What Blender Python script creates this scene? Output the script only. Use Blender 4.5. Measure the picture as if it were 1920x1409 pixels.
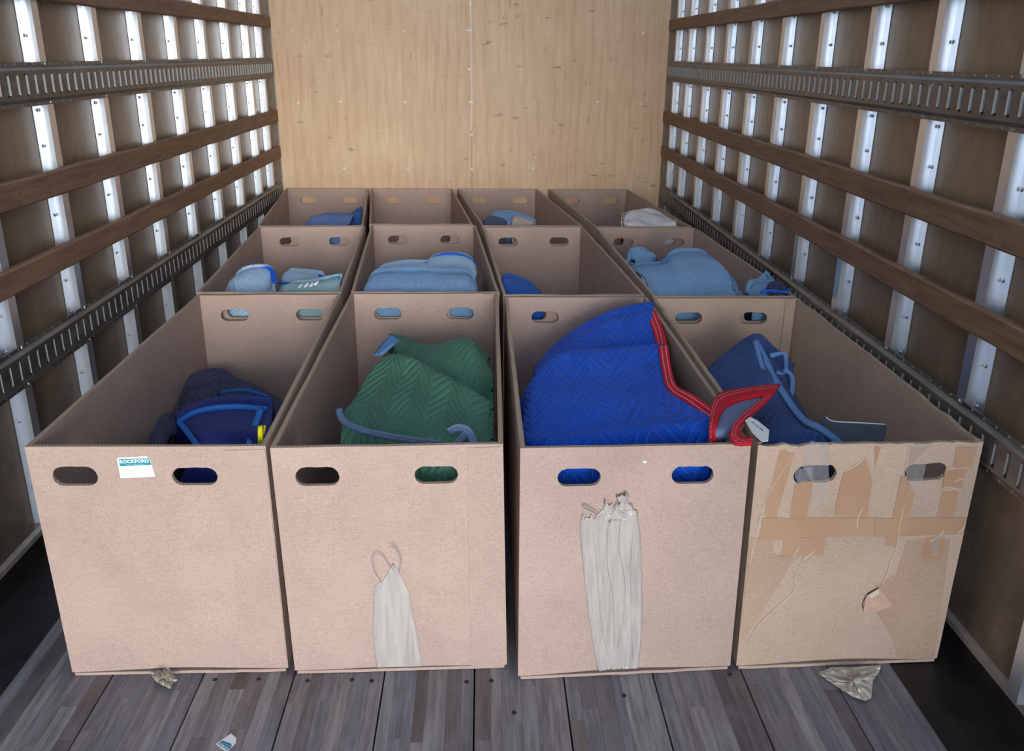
import bpy, bmesh, math, random
import numpy as np
from mathutils import Vector, Matrix, noise
from math import pi, sin, cos, radians

for o in list(bpy.data.objects): bpy.data.objects.remove(o)
SC = bpy.context.scene
COL = SC.collection

# ------------------------------------------------------------------ camera
F, PIT, YAW, ROLL, HC = 1651.19, 0.3504, 0.0352, 0.0091, 1.4020
cp, sp, cy_, sy_ = cos(PIT), sin(PIT), cos(YAW), sin(YAW)
FW = Vector((sy_*cp, cy_*cp, -sp)); R0 = Vector((cy_, -sy_, 0)); U0 = R0.cross(FW)
RT = R0*cos(ROLL)+U0*sin(ROLL); UP = U0*cos(ROLL)-R0*sin(ROLL)
CAM = Vector((0, 0, HC))
cd = bpy.data.cameras.new('camera'); cam = bpy.data.objects.new('camera', cd); COL.objects.link(cam)
cd.sensor_fit = 'HORIZONTAL'; cd.sensor_width = 36; cd.lens = F/1920*36; cd.clip_start = .02
M = Matrix((RT, UP, -FW)).transposed().to_4x4(); M.translation = CAM
cam.matrix_world = M; SC.camera = cam

# ------------------------------------------------------------------ world, sun, exposure
w = bpy.data.worlds.new('sky'); SC.world = w; w.use_nodes = True
bg = w.node_tree.nodes['Background']
wn = w.node_tree
tc = wn.nodes.new('ShaderNodeTexCoord'); sx = wn.nodes.new('ShaderNodeSeparateXYZ'); cr = wn.nodes.new('ShaderNodeValToRGB')
wn.links.new(tc.outputs['Generated'], sx.inputs[0]); wn.links.new(sx.outputs['Z'], cr.inputs[0]); wn.links.new(cr.outputs[0], bg.inputs[0])
cr.color_ramp.elements[0].position = 0.0; cr.color_ramp.elements[0].color = (.90, .95, 1, 1)
cr.color_ramp.elements[1].position = 0.6; cr.color_ramp.elements[1].color = (.52, .70, 1, 1)
bg.inputs[1].default_value = 4.8
sd = bpy.data.lights.new('sun', 'SUN'); sd.energy = 2.5; sd.angle = radians(24); sd.color = (1, .975, .94)   # low hazy sun behind the open door
sun = bpy.data.objects.new('sun', sd); COL.objects.link(sun)
sun.rotation_euler = Vector((-.12, 1, -.07)).to_track_quat('-Z', 'Y').to_euler(); sun.location = (1, -12, 3)
SC.view_settings.view_transform = 'Standard'; SC.view_settings.look = 'None'
SC.view_settings.gamma = 1; SC.view_settings.use_curve_mapping = False
SC.view_settings.exposure = 0.16

random.seed(7)

# ------------------------------------------------------------------ helpers
def at(px, py, Y):
    d = FW+RT*((px-960)/F)-UP*((py-704.5)/F); return CAM+d*(Y/d.y)
def atz(px, py, z):
    d = FW+RT*((px-960)/F)-UP*((py-704.5)/F); return CAM+d*((z-HC)/d.z)
def s2l(c): return tuple((x/12.92 if x <= .04045 else ((x+.055)/1.055)**2.4) for x in (v/255 for v in c))
def rgba(c): return (*s2l(c), 1)

class NT:
    def __init__(s, name):
        s.m = bpy.data.materials.new(name); s.m.use_nodes = True; s.t = s.m.node_tree
        s.b = s.t.nodes['Principled BSDF']; s.out = s.t.nodes['Material Output']; s._c = {}
    def n(s, typ, **k):
        x = s.t.nodes.new('ShaderNode'+typ)
        for a, v in k.items(): setattr(x, a, v)
        return x
    def L(s, a, b): s.t.links.new(a, b)
    def coord(s, which='Object', scale=(1, 1, 1), rand=False):
        c = s.n('TexCoord'); mp = s.n('Mapping'); mp.inputs['Scale'].default_value = scale
        s.L(c.outputs[which], mp.inputs[0])
        if rand:
            oi = s.n('ObjectInfo'); mu = s.n('Math', operation='MULTIPLY'); mu.inputs[1].default_value = 37
            s.L(oi.outputs['Random'], mu.inputs[0]); s.L(mu.outputs[0], mp.inputs['Location'])
        return mp.outputs[0]
    def noise(s, vec, scale, detail=3, rough=.5, dist=0):
        x = s.n('TexNoise'); x.inputs['Scale'].default_value = scale; x.inputs['Detail'].default_value = detail
        x.inputs['Roughness'].default_value = rough; x.inputs['Distortion'].default_value = dist
        s.L(vec, x.inputs['Vector']); return x.outputs['Fac']
    def ramp(s, fac, stops):
        r = s.n('ValToRGB'); e = r.color_ramp.elements
        while len(e) < len(stops): e.new(.5)
        for i, (p, c) in enumerate(stops):
            e[i].position = p; e[i].color = (c, c, c, 1) if isinstance(c, (int, float)) else (*c[:3], 1)
        s.L(fac, r.inputs[0]); return r.outputs[0]
    def mix(s, fac, a, b, mode='MIX'):
        x = s.n('Mix', data_type='RGBA', blend_type=mode)
        for inp, v in ((x.inputs[0], fac), (x.inputs[6], a), (x.inputs[7], b)):
            if isinstance(v, (int, float)): inp.default_value = v
            elif isinstance(v, tuple): inp.default_value = (*v[:3], 1)
            else: s.L(v, inp)
        return x.outputs[2]
    def math(s, op, a, b=0, c=None, clamp=False):
        x = s.n('Math', operation=op); x.use_clamp = clamp
        for i, v in enumerate((a, b, c)):
            if v is None: continue
            if isinstance(v, (int, float)): x.inputs[i].default_value = v
            else: s.L(v, x.inputs[i])
        return x.outputs[0]
    def bump(s, h, strength=.3, dist=.002):
        b = s.n('Bump'); b.inputs['Strength'].default_value = strength; b.inputs['Distance'].default_value = dist
        s.L(h, b.inputs['Height']); s.L(b.outputs[0], s.b.inputs['Normal']); return b
    def set(s, color=None, rough=None, metal=None, spec=None):
        if color is not None:
            if isinstance(color, tuple): s.b.inputs['Base Color'].default_value = (*color[:3], 1)
            else: s.L(color, s.b.inputs['Base Color'])
        if rough is not None:
            if isinstance(rough, (int, float)): s.b.inputs['Roughness'].default_value = rough
            else: s.L(rough, s.b.inputs['Roughness'])
        if metal is not None: s.b.inputs['Metallic'].default_value = metal
        if spec is not None: s.b.inputs['Specular IOR Level'].default_value = spec
        return s.m

# ---- materials
def m_cardboard(name, base, dirt=.12):
    t = NT(name); v = t.coord('Object', rand=True)
    big = t.noise(v, 5, 4, .6); fine = t.noise(v, 260, 2, .6); fib = t.noise(t.coord('Object', (60, 60, 500), True), 1, 2)
    b = s2l(base)
    c = t.mix(t.ramp(big, [(.3, 0), (.7, 1)]), tuple(x*(1-dirt) for x in b), tuple(x*1.04 for x in b))
    c = t.mix(.5, c, t.ramp(fine, [(.25, .35), (.75, .65)]), 'OVERLAY')
    c = t.mix(.18, c, t.ramp(fib, [(.3, .35), (.7, .65)]), 'OVERLAY')
    oi = t.n('ObjectInfo'); c = t.mix(t.math('MULTIPLY', oi.outputs['Random'], .12), c, tuple(x*.7 for x in b))
    t.bump(t.math('ADD', big, t.math('MULTIPLY', fine, .15)), .25, .003)
    return t.set(c, .75, 0, .25)
def m_edge():
    t = NT('cardboard_flutes'); uv = t.n('TexCoord').outputs['UV']; s = t.n('SeparateXYZ'); t.L(uv, s.inputs[0])
    row = t.math('GREATER_THAN', s.outputs[1], .5)
    u = t.math('ADD', t.math('MULTIPLY', s.outputs[0], 900), t.math('MULTIPLY', row, 2.0))
    h = t.math('SINE', u); vv = t.math('ABSOLUTE', t.math('SUBTRACT', t.math('FRACT', t.math('MULTIPLY', s.outputs[1], 2)), .5))
    hole = t.math('MULTIPLY', t.math('GREATER_THAN', h, 0.1), t.math('LESS_THAN', vv, .30))
    c = t.mix(t.math('MULTIPLY', hole, .75), s2l((186, 164, 142)), s2l((92, 72, 56)))
    t.bump(t.math('SUBTRACT', 1, hole), .5, .002)
    return t.set(c, .85, 0, .2)
CARD = m_cardboard('kraft_cardboard', (189, 164, 151)); CARDOLD = m_cardboard('worn_brown_cardboard', (198, 172, 152), .16)
EDGE = m_edge()
def m_simple(name, col, rough=.6, metal=0, nscale=0, namt=.2, bump=0, spec=.4):
    t = NT(name); b = s2l(col)
    if nscale:
        f = t.noise(t.coord('Object', rand=True), nscale, 4, .6)
        c = t.mix(t.ramp(f, [(.3, 0), (.7, 1)]), tuple(x*(1-namt) for x in b), tuple(min(1, x*(1+namt)) for x in b))
        if bump: t.bump(f, bump, .002)
    else: c = b
    return t.set(c, rough, metal, spec)
ALU = m_simple('brushed_aluminium', (220, 226, 234), .30, .9, 30, .05, .02)
RIVET = m_simple('rivet_metal', (190, 188, 182), .3, .9)
SCREW = m_simple('white_screw_head', (238, 238, 235), .4)
def m_steel():
    t = NT('dull_galvanised_steel'); v = t.coord('Object', (1, .25, 1)); f = t.noise(v, 22, 5, .65); g = t.noise(v, 160, 2)
    c = t.mix(t.ramp(f, [(.3, 0), (.7, 1)]), s2l((96, 92, 90)), s2l((142, 138, 132)))
    c = t.mix(t.ramp(g, [(.62, 0), (.8, .5)]), c, s2l((92, 78, 66)))
    t.bump(f, .1, .002); return t.set(c, t.ramp(f, [(.3, .34), (.7, .5)]), .7)
STEEL = m_steel()
LIP = m_simple('bright_slot_lip', (215, 215, 212), .4, .5)
def m_woodrail():
    t = NT('worn_rail_wood'); v = t.coord('Object', (6, .5, 6), True); f = t.noise(v, 9, 6, .65, .4); g = t.noise(t.coord('Object', (1, .6, 1), True), 14, 6, .7)
    c = t.mix(t.ramp(f, [(.3, 0), (.7, 1)]), s2l((108, 80, 58)), s2l((150, 116, 90)))
    c = t.mix(t.ramp(g, [(.58, 0), (.75, .7)]), c, s2l((160, 130, 100)))
    k = t.noise(t.coord('Object', (2, 1, 2), True), 30, 2); c = t.mix(t.ramp(k, [(.2, .7), (.32, 0)]), c, s2l((50, 32, 22)))
    t.bump(f, .5, .003); return t.set(c, .6, 0, .35)
RAIL = m_woodrail()
def m_ply_wall():
    t = NT('dirty_plywood_lining'); v = t.coord('Object', (1, 1, .35)); f = t.noise(v, 30, 5, .6); g = t.noise(t.coord('Object'), 5, 5, .65); h = t.noise(t.coord('Object'), 14, 4, .7)
    c = t.mix(t.ramp(f, [(.3, 0), (.7, 1)]), s2l((128, 104, 80)), s2l((152, 126, 98)))
    s = t.n('SeparateXYZ'); t.L(t.n('TexCoord').outputs['Object'], s.inputs[0])
    low = t.math('SUBTRACT', 1.25, t.math('MULTIPLY', s.outputs[2], 1.15), None, True)      # scuffs and grime gather low on the wall
    d = t.math('MULTIPLY', t.ramp(g, [(.3, .45), (.6, 1)]), low)
    c = t.mix(t.math('MULTIPLY', d, .8), c, s2l((66, 62, 60)))
    c = t.mix(t.math('MULTIPLY', t.ramp(h, [(.56, 0), (.72, .6)]), low), c, s2l((130, 124, 118)))
    return t.set(c, .38, 0, .5)
PLYW = m_ply_wall()
def m_ply_back():
    t = NT('bulkhead_plywood'); v = t.coord('Object', (1, 1, .12), True)
    wv = t.n('TexWave', wave_type='BANDS', bands_direction='X'); wv.inputs['Scale'].default_value = 5; wv.inputs['Distortion'].default_value = 9
    wv.inputs['Detail'].default_value = 3; wv.inputs['Detail Scale'].default_value = .8; t.L(t.coord('Object', (1, 1, .22), True), wv.inputs['Vector'])
    f = t.noise(v, 45, 4, .6); g = t.noise(t.coord('Object', rand=True), 3, 4, .6)
    c = t.mix(t.ramp(f, [(.3, 0), (.7, 1)]), s2l((216, 182, 144)), s2l((232, 200, 164)))
    c = t.mix(t.math('MULTIPLY', t.ramp(wv.outputs[0], [(.6, 0), (1, .22)]), t.ramp(g, [(.4, .4), (.65, 1)])), c, s2l((176, 130, 90)))
    c = t.mix(t.ramp(g, [(.35, 0), (.75, .35)]), c, s2l((196, 146, 112)))
    for sc, th, col, a in (((7, 1, 26), .685, (116, 92, 72), .6), ((24, 1, 4), .725, (92, 68, 50), .7), ((3, 1, 10), .73, (142, 120, 100), .6), ((2, 1, 30), .76, (240, 215, 180), .6)):
        k = t.noise(t.coord('Object', sc, True), 1.6, 4, .6); c = t.mix(t.ramp(k, [(th-.04, 0), (th+.03, a)]), c, s2l(col))
    t.bump(f, .08, .002); return t.set(c, .5, 0, .35)
PLYB = m_ply_back()
def m_floor():
    t = NT('worn_laminated_floor'); oi = t.n('ObjectInfo')
    f = t.noise(t.coord('Object', (1, .07, 1), True), 70, 6, .7); g = t.noise(t.coord('Object', rand=True), 9, 4, .6)
    c = t.ramp(oi.outputs['Random'], [(0, s2l((98, 91, 94))), (.25, s2l((148, 143, 145))), (.5, s2l((124, 124, 134))), (.75, s2l((162, 158, 160))), (1, s2l((104, 90, 87)))])
    c = t.mix(t.ramp(f, [(.35, .65), (.62, 0)]), c, s2l((66, 60, 64)))
    c = t.mix(t.ramp(g, [(.45, 0), (.75, .4)]), c, s2l((134, 134, 140)))
    k = t.noise(t.coord('Object', rand=True), 90, 2); c = t.mix(t.ramp(k, [(.72, 0), (.8, .5)]), c, s2l((170, 168, 170)))
    t.bump(f, .25, .002); return t.set(c, .5, 0, .4)
FLOORM = m_floor()
BLACKP = m_simple('scuffed_black_plate', (34, 33, 34), .45, .1, 16, .5, .15)
DARK = m_simple('dark_underside', (18, 17, 16), .9)
LEDGE = m_simple('grey_ledge_metal', (150, 140, 130), .5, .3, 20, .15)
def m_cloth(name, col, line=None, lw=.10, pitch=.021, per=.13, amp=.045, rough=.85, fade=None, bumpd=.006, sheen=.06):
    t = NT(name); b = s2l(col); uv = t.n('TexCoord').outputs['UV']; s = t.n('SeparateXYZ'); t.L(uv, s.inputs[0])
    g = t.noise(uv, 6, 4, .6); fine = t.noise(uv, 420, 2, .7)
    c = t.mix(t.ramp(g, [(.3, 0), (.7, 1)]), tuple(x*.82 for x in b), tuple(min(1, x*1.12) for x in b))
    if fade: c = t.mix(t.ramp(g, [(.45, 0), (.7, .6)]), c, s2l(fade))
    c = t.mix(.3, c, t.ramp(fine, [(.3, .3), (.7, .7)]), 'OVERLAY')
    h = fine
    if line:
        tri = t.math('PINGPONG', s.outputs[0], per/2)
        q = t.math('ADD', s.outputs[1], t.math('MULTIPLY', tri, amp*2/per))
        w0 = t.noise(uv, 3, 2); q = t.math('ADD', q, t.math('MULTIPLY', w0, .03))
        fr = t.math('ABSOLUTE', t.math('SUBTRACT', t.math('FRACT', t.math('DIVIDE', q, pitch)), .5))   # 0 on the seam
        ln = t.math('LESS_THAN', fr, lw*.5)
        c = t.mix(t.math('MULTIPLY', ln, .75), c, s2l(line))
        puff = t.math('POWER', t.math('MULTIPLY', fr, 2), .5)
        h = t.math('ADD', puff, t.math('MULTIPLY', t.noise(uv, 120, 3), .5))
        t.bump(h, .9, bumpd)
    else: t.bump(t.math('ADD', t.noise(uv, 90, 4, .7), t.math('MULTIPLY', fine, .5)), .5, .004)
    if sheen: t.b.inputs['Sheen Weight'].default_value = sheen
    return t.set(c, rough, 0, .2)
def m_binding(name, col, thread):
    t = NT(name); b = s2l(col); uv = t.n('TexCoord').outputs['UV']; s = t.n('SeparateXYZ'); t.L(uv, s.inputs[0])
    f = t.noise(uv, 260, 3)
    c = t.mix(t.ramp(f, [(.3, 0), (.7, 1)]), tuple(x*.8 for x in b), tuple(min(1, x*1.15) for x in b))
    dash = t.math('LESS_THAN', t.math('FRACT', t.math('MULTIPLY', s.outputs[0], 90)), .75)
    ln = t.math('ADD', t.math('LESS_THAN', t.math('ABSOLUTE', t.math('SUBTRACT', s.outputs[1], .0085)), .0009), t.math('LESS_THAN', t.math('ABSOLUTE', t.math('SUBTRACT', s.outputs[1], .020)), .0009), None, True)
    c = t.mix(t.math('MULTIPLY', t.math('MULTIPLY', ln, dash), .75), c, s2l(thread))
    t.bump(t.math('SUBTRACT', f, t.math('MULTIPLY', ln, .6)), .5, .003); return t.set(c, .7, 0, .25)

# ---- mesh helpers
def mk(name, verts, faces, mats, parent=None, midx=None, uvs=None, smooth=False):
    me = bpy.data.meshes.new(name); me.from_pydata([tuple(v) for v in verts], [], faces)
    for m in (mats if isinstance(mats, list) else [mats]): me.materials.append(m)
    if midx is not None: me.polygons.foreach_set('material_index', midx)
    if uvs is not None:
        ul = me.uv_layers.new(name='UVMap'); ul.data.foreach_set('uv', [c for uv in uvs for c in uv])
    if smooth: me.polygons.foreach_set('use_smooth', [True]*len(me.polygons))
    me.update()
    o = bpy.data.objects.new(name, me); COL.objects.link(o)
    if parent: o.parent = parent
    return o
class MB:
    def __init__(s): s.v = []; s.f = []; s.m = []
    def box(s, a, b, mi=0):
        x0, y0, z0 = a; x1, y1, z1 = b; k = len(s.v)
        s.v += [(x0, y0, z0), (x1, y0, z0), (x1, y1, z0), (x0, y1, z0), (x0, y0, z1), (x1, y0, z1), (x1, y1, z1), (x0, y1, z1)]
        s.f += [tuple(k+i for i in q) for q in ((0, 3, 2, 1), (4, 5, 6, 7), (0, 1, 5, 4), (1, 2, 6, 5), (2, 3, 7, 6), (3, 0, 4, 7))]; s.m += [mi]*6; return s
    def prism(s, prof, y0, y1, mi=0, axis=1):
        k = len(s.v); n = len(prof)
        for y in (y0, y1): s.v += [(p[0], y, p[1]) if axis == 1 else (p[0], p[1], y) for p in prof]
        s.f += [(k+i, k+(i+1) % n, k+n+(i+1) % n, k+n+i) for i in range(n)]+[tuple(k+i for i in range(n))[::-1], tuple(k+n+i for i in range(n))]; s.m += [mi]*(n+2); return s
    def dome(s, c, r, ax, h=.5, n=7, mi=0):
        k = len(s.v); ax = Vector(ax).normalized(); a = ax.orthogonal().normalized(); b = ax.cross(a); c = Vector(c)
        for rr, hh in ((1, 0), (.75, .7)):
            for i in range(n): s.v.append(tuple(c+a*(r*rr*cos(2*pi*i/n))+b*(r*rr*sin(2*pi*i/n))+ax*(r*h*hh)))
        s.v.append(tuple(c+ax*(r*h)))
        for i in range(n):
            j = (i+1) % n; s.f += [(k+i, k+j, k+n+j, k+n+i), (k+n+i, k+n+j, k+2*n)]; s.m += [mi]*2
        return s
    def build(s, name, mats, parent=None, smooth=False):
        o = mk(name, s.v, s.f, mats, parent, s.m, None, smooth); fixn(o); return o
def fixn(o):
    bm = bmesh.new(); bm.from_mesh(o.data); bmesh.ops.recalc_face_normals(bm, faces=bm.faces); bm.to_mesh(o.data); bm.free()
def tag(o, label=None, cat=None, group=None, kind=None):
    if label: o['label'] = label
    if cat: o['category'] = cat
    if group: o['group'] = group
    if kind: o['kind'] = kind
    return o
def empty(name, loc):
    o = bpy.data.objects.new(name, None); COL.objects.link(o); o.location = loc; o.empty_display_size = .05; return o
def adopt(root):   # children were modelled in world coordinates
    for o in list(bpy.data.objects):
        if o.parent == root: o.matrix_parent_inverse = Matrix.Translation(root.location).inverted()

# ================================================================== the truck body
XL, XR, YB, YD, ZT = -1.268, 1.142, 5.665, -2.2, 2.45
WL, WR = XL-.030, XR+.030
ROOF = NT('translucent_fibreglass_roof')
tr = ROOF.n('BsdfTranslucent'); df = ROOF.n('BsdfDiffuse'); ms = ROOF.n('MixShader'); ms.inputs[0].default_value = .45
tr.inputs[0].default_value = (.60, .59, .57, 1); df.inputs[0].default_value = (.8, .8, .78, 1)
ROOF.L(tr.outputs[0], ms.inputs[1]); ROOF.L(df.outputs[0], ms.inputs[2]); ROOF.L(ms.outputs[0], ROOF.out.inputs[0])
o = MB().box((WL-.02, YD, ZT), (WR+.02, YB+.03, ZT+.004)).build('ceiling', [ROOF.m]); tag(o, kind='structure')
gm = m_simple('outdoor_concrete', (150, 146, 140), .9, 0, 2, .15)
o = MB().box((-25, -30, -1.25), (25, 12, -1.15)).build('ground_outside', [gm]); tag(o, kind='structure')

# floor: planks of glued hardwood strips
fl = MB().box((-1.125, YD, -.06), (1.008, YB, -.03)).build('floor', [DARK]); tag(fl, kind='structure')
joints = [.97*q for q in (-1.150, -.912, -.690, -.467, -.245, -.023, .197, .419, .643, .865, 1.030)]
rnd = random.Random(3)
for a, b in zip(joints[:-1], joints[1:]):
    a += .0018; b -= .0018
    n = max(4, round((b-a)/.036)); xs = [a+(b-a)*(i+(rnd.uniform(-.25, .25) if 0 < i < n else 0))/n for i in range(n+1)]
    for i in range(n):
        ys = [YD, rnd.uniform(1.2, 1.72), YB]
        for q in range(2):
            dz = rnd.uniform(-.0008, .0)
            MB().box((xs[i]+.0002, ys[q]+.0003, -.03), (xs[i+1]-.0002, ys[q+1], dz)).build('floor_strip', [FLOORM], fl)
sc_ = MB()
for px, py in ((485, 1274), (403, 1275), (577, 1277), (697, 1277), (875, 1279), (921, 1277), (964, 1337), (1368, 1265), (1170, 1305), (660, 1275)):
    p = atz(px, py, .0005); sc_.dome(p, .006, (0, 0, 1), .35, 8)
tag(sc_.build('floor_screw', [BLACKP], fl), kind='stuff')

# scuff plates between the wood and the walls, and the ledge above
for side, x0, xw, s in (('left', -1.1155, WL, -1), ('right', .9991, WR, 1)):
    pr = [(x0, -.03), (x0, -.002), (xw-s*.004, -.002), (xw-s*.004, .0745), (xw+s*.02, .0745), (xw+s*.02, -.03)]
    tag(MB().prism(pr, YD, YB).build('baseboard_'+side, [BLACKP]), kind='structure')
    pr = [(xw-s*.014, .0755), (xw-s*.014, .0905), (xw-s*.001, .0965), (xw+s*.02, .0965), (xw+s*.02, .0755)]
    tag(MB().prism(pr, YD, YB).build('trim_1' if s < 0 else 'trim_2', [LEDGE]), kind='structure')

# side walls: plywood lining and pressed posts
posts = {'left': ([2.7285+k*.4064 for k in range(-9, 7)]+[5.465], XL, WL, -1), 'right': ([2.3117+k*.4064 for k in range(-8, 8)]+[5.497], XR, WR, 1)}
for side, (ys, xc, xw, s) in posts.items():
    wall = MB().box((xw, YD, .0970) if s > 0 else (xw-.02, YD, .0970), (xw+.02, YB, ZT) if s > 0 else (xw, YB, ZT)).build('wall_'+side, [PLYW]); tag(wall, kind='structure')
    for y in ys:
        th = .0016
        # hat profile in (x, y): near flange on the lining, web facing the door, cap, far web, far flange
        o1 = [(xw-s*.001, y-.036), (xw-s*.001, y-.0005), (xc+s*th, y), (xc+s*th, y+.036), (xw-s*.001, y+.0365), (xw-s*.001, y+.066)]
        o2 = [(xw-s*(.001+th), y+.066), (xw-s*(.001+th), y+.0365+th), (xc, y+.036+th), (xc, y-th), (xw-s*(.001+th), y-.0005-th), (xw-s*(.001+th), y-.036)]
        post = MB().prism(o1+o2, .0970, ZT, axis=2).build('wall_post', [ALU], wall)
        rv = MB(); z = .22
        while z < 2.2:
            rv.dome((xw-s*.0026, y-.010, z), .0055, (-s, 0, 0), .6, 6); z += .1016
        tag(rv.build('rivet', [RIVET], post), kind='stuff')

# slotted cargo tracks
def track(side, s, xc, zc, label):
    # s=-1 left: face looks to +x ; local helper to push inwards
    X = lambda d: xc-s*(d+.0008)
    root = empty('cargo_track', (xc, 2.5, zc-.0585))
    fw, dp, hs = .0425, .013, .0295
    m = MB()
    def slab(p, q, y0, y1, th=.002):
        (d0, z0), (d1, z1) = p, q
        n = Vector((z1-z0, -(d1-d0))).normalized()*th
        m.prism([(X(d0), z0), (X(d1), z1), (X(d1-n.x), z1-n.y), (X(d0-n.x), z0-n.y)], y0, y1)
    y0, y1 = YD+.02, YB-.01
    pts = [(.002, zc-.0585), (.002, zc-.047), (.008, zc-.044), (dp, zc-.038), (dp, zc-hs)]
    for a, b in zip(pts[:-1], pts[1:]): slab(a, b, y0, y1)
    pts = [(dp, zc+hs), (dp, zc+.038), (.008, zc+.044), (.002, zc+.047), (.002, zc+.0585)]
    for a, b in zip(pts[:-1], pts[1:]): slab(a, b, y0, y1)
    pr = .0035 if zc > 1 else .0002
    lip = MB(); P = .0508; n = int((y1-y0)/P); hw = .0065
    for i in range(n):
        ya = y0+i*P; yb = ya+P if i < n-1 else y1
        ya2 = ya if i == 0 else ya+hw
        slab((dp, zc-hs), (dp, zc+hs), ya2, yb-hw if i < n-1 else y1)
        if i < n-1:
            yc = yb; k = len(lip.v)
            yl = yc+hw-.001
            a = [(X(dp+pr), yl, zc-hs+.004), (X(dp+pr), yl, zc+hs-.004), (X(dp-.009), yl+.0015, zc+hs-.007), (X(dp-.009), yl+.0015, zc-hs+.007)]
            lip.v += a+[(p[0], p[1]+.0008, p[2]) for p in a]
            lip.f += [tuple(k+j for j in q) for q in ((0, 1, 2, 3), (7, 6, 5, 4), (0, 4, 5, 1), (1, 5, 6, 2), (2, 6, 7, 3), (3, 7, 4, 0))]; lip.m += [0]*6
    m.build('track_channel', [STEEL], root)
    tag(lip.build('slot_lip', [LIP], root), kind='stuff')
    rv = MB(); y = y0+.03; k = 0
    while y < y1:
        for z in (zc-.053, zc+.053): rv.dome((X(.002), y, z), .0032, (-s, 0, 0), .5, 6)
        y += .0508
    for yy in posts[side][0]:
        for z in (zc-.053, zc+.053): rv.dome((X(.002), yy+.018, z), .006, (-s, 0, 0), .6, 7)
    tag(rv.build('rivet', [RIVET], root), kind='stuff')
    adopt(root); return tag(root, label, 'cargo track', 'slotted cargo tracks on the walls')
track('left', -1, XL, 1.3100, 'upper slotted steel cargo track running along the left wall above the wooden rails')
track('left', -1, XL, .5800, 'lower slotted steel cargo track on the left wall, just above the boxes')
track('right', 1, XR, 1.3115, 'upper slotted steel cargo track on the right wall with bright slots')
track('right', 1, XR, .5775, 'lower slotted steel cargo track on the right wall beside the boxes')

# wooden rub rails
def rail(s, xc, z0, z1, label, seed):
    r = random.Random(seed); y0, y1 = YD+.02, YB-.012; n = 90; v = []; f = []
    d = .019
    for i in range(n+1):
        y = y0+(y1-y0)*i/n; w0 = noise.noise(Vector((y*3, seed, 0)))*.0035; w1 = noise.noise(Vector((y*4, seed, 5)))*.0035; ch = noise.noise(Vector((y*25, seed, 9)))*.0012
        zl, zh = z0+w0, z1+w1
        for (dx, z) in ((.0003, zl), (d-.004, zl+ch), (d, zl+.005+ch), (d, zh-.005-ch), (d-.004, zh-ch), (.0003, zh)): v.append((xc-s*dx, y, z))
    for i in range(n):
        for j in range(6): f.append((i*6+j, i*6+(j+1) % 6, i*6+6+(j+1) % 6, i*6+6+j))
    f += [tuple(range(6)), tuple(n*6+j for j in range(6))[::-1]]
    o = mk('wooden_rail', v, f, [RAIL]); fixn(o)
    return tag(o, label, 'wooden rail', 'wooden rub rails on the walls')
rail(-1, XL, 1.5345, 1.5985, 'top wooden rail on the left wall, above the upper cargo track', 1)
rail(-1, XL, 0.9965, 1.0705, 'upper of the two wooden rails between the cargo tracks on the left wall', 2)
rail(-1, XL, 0.7825, 0.8525, 'lower of the two wooden rails between the cargo tracks on the left wall', 3)
rail(1, XR, 1.5405, 1.6025, 'top wooden rail on the right wall, above the upper cargo track', 4)
rail(1, XR, 1.0085, 1.0785, 'scuffed upper wooden rail between the cargo tracks on the right wall', 5)
rail(1, XR, 0.8025, 0.8705, 'scuffed lower wooden rail between the cargo tracks on the right wall', 6)

# front bulkhead: two plywood sheets, screws and corner trims
wb = MB().box((WL, YB+.012, -.03), (WR, YB+.035, ZT)).build('wall_back', [DARK]); tag(wb, kind='structure')
xm = at(884, 200, YB).x
for a, b in ((XL+.016, xm-.001), (xm+.001, XR-.012)):
    MB().box((a, YB, 0), (b, YB+.012, ZT)).build('plywood_panel', [PLYB], wb)
rv = MB()
for px, py in ((549, 57), (632, 58), (757, 59), (877, 57), (882.5, 57), (1002, 60), (1125, 60), (1206, 62), (559, 193), (638, 191), (760, 192), (881, 191), (884, 192), (1002, 192), (1121, 191), (1201, 195), (882, 8), (879, 130), (883, 131), (881, 253), (885, 253), (765, 316), (645, 316), (885, 317), (1000, 316), (1118, 319), (1195, 320)):
    p = at(px, py, YB); rv.dome((p.x, YB+.0002, p.z), .0075 if (px*7+py) % 3 else .005, (0, -1, 0), .3, 8)
tag(rv.build('screw', [SCREW], wb), kind='stuff')
MB().box((xm-.0016, YB-.0006, .95), (xm+.0012, YB+.0003, ZT)).build('seam_strip', [SCREW], wb)
for i, (a, b) in enumerate(((WL, XL+.016), (XR-.012, WR))):
    tag(MB().prism([(a, YB+.012), (a, YB-.09 if i == 0 else YB-.002), (a+.006 if i == 0 else a, YB-.09 if i == 0 else YB-.006), (b-.006 if i == 0 else b-.006, YB-.006 if i == 0 else YB-.09), (b, YB-.006 if i == 0 else YB-.09), (b, YB+.012)], .0970, ZT, axis=2).build('trim_%d' % (i+3), [LEDGE]), kind='structure')

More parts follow.
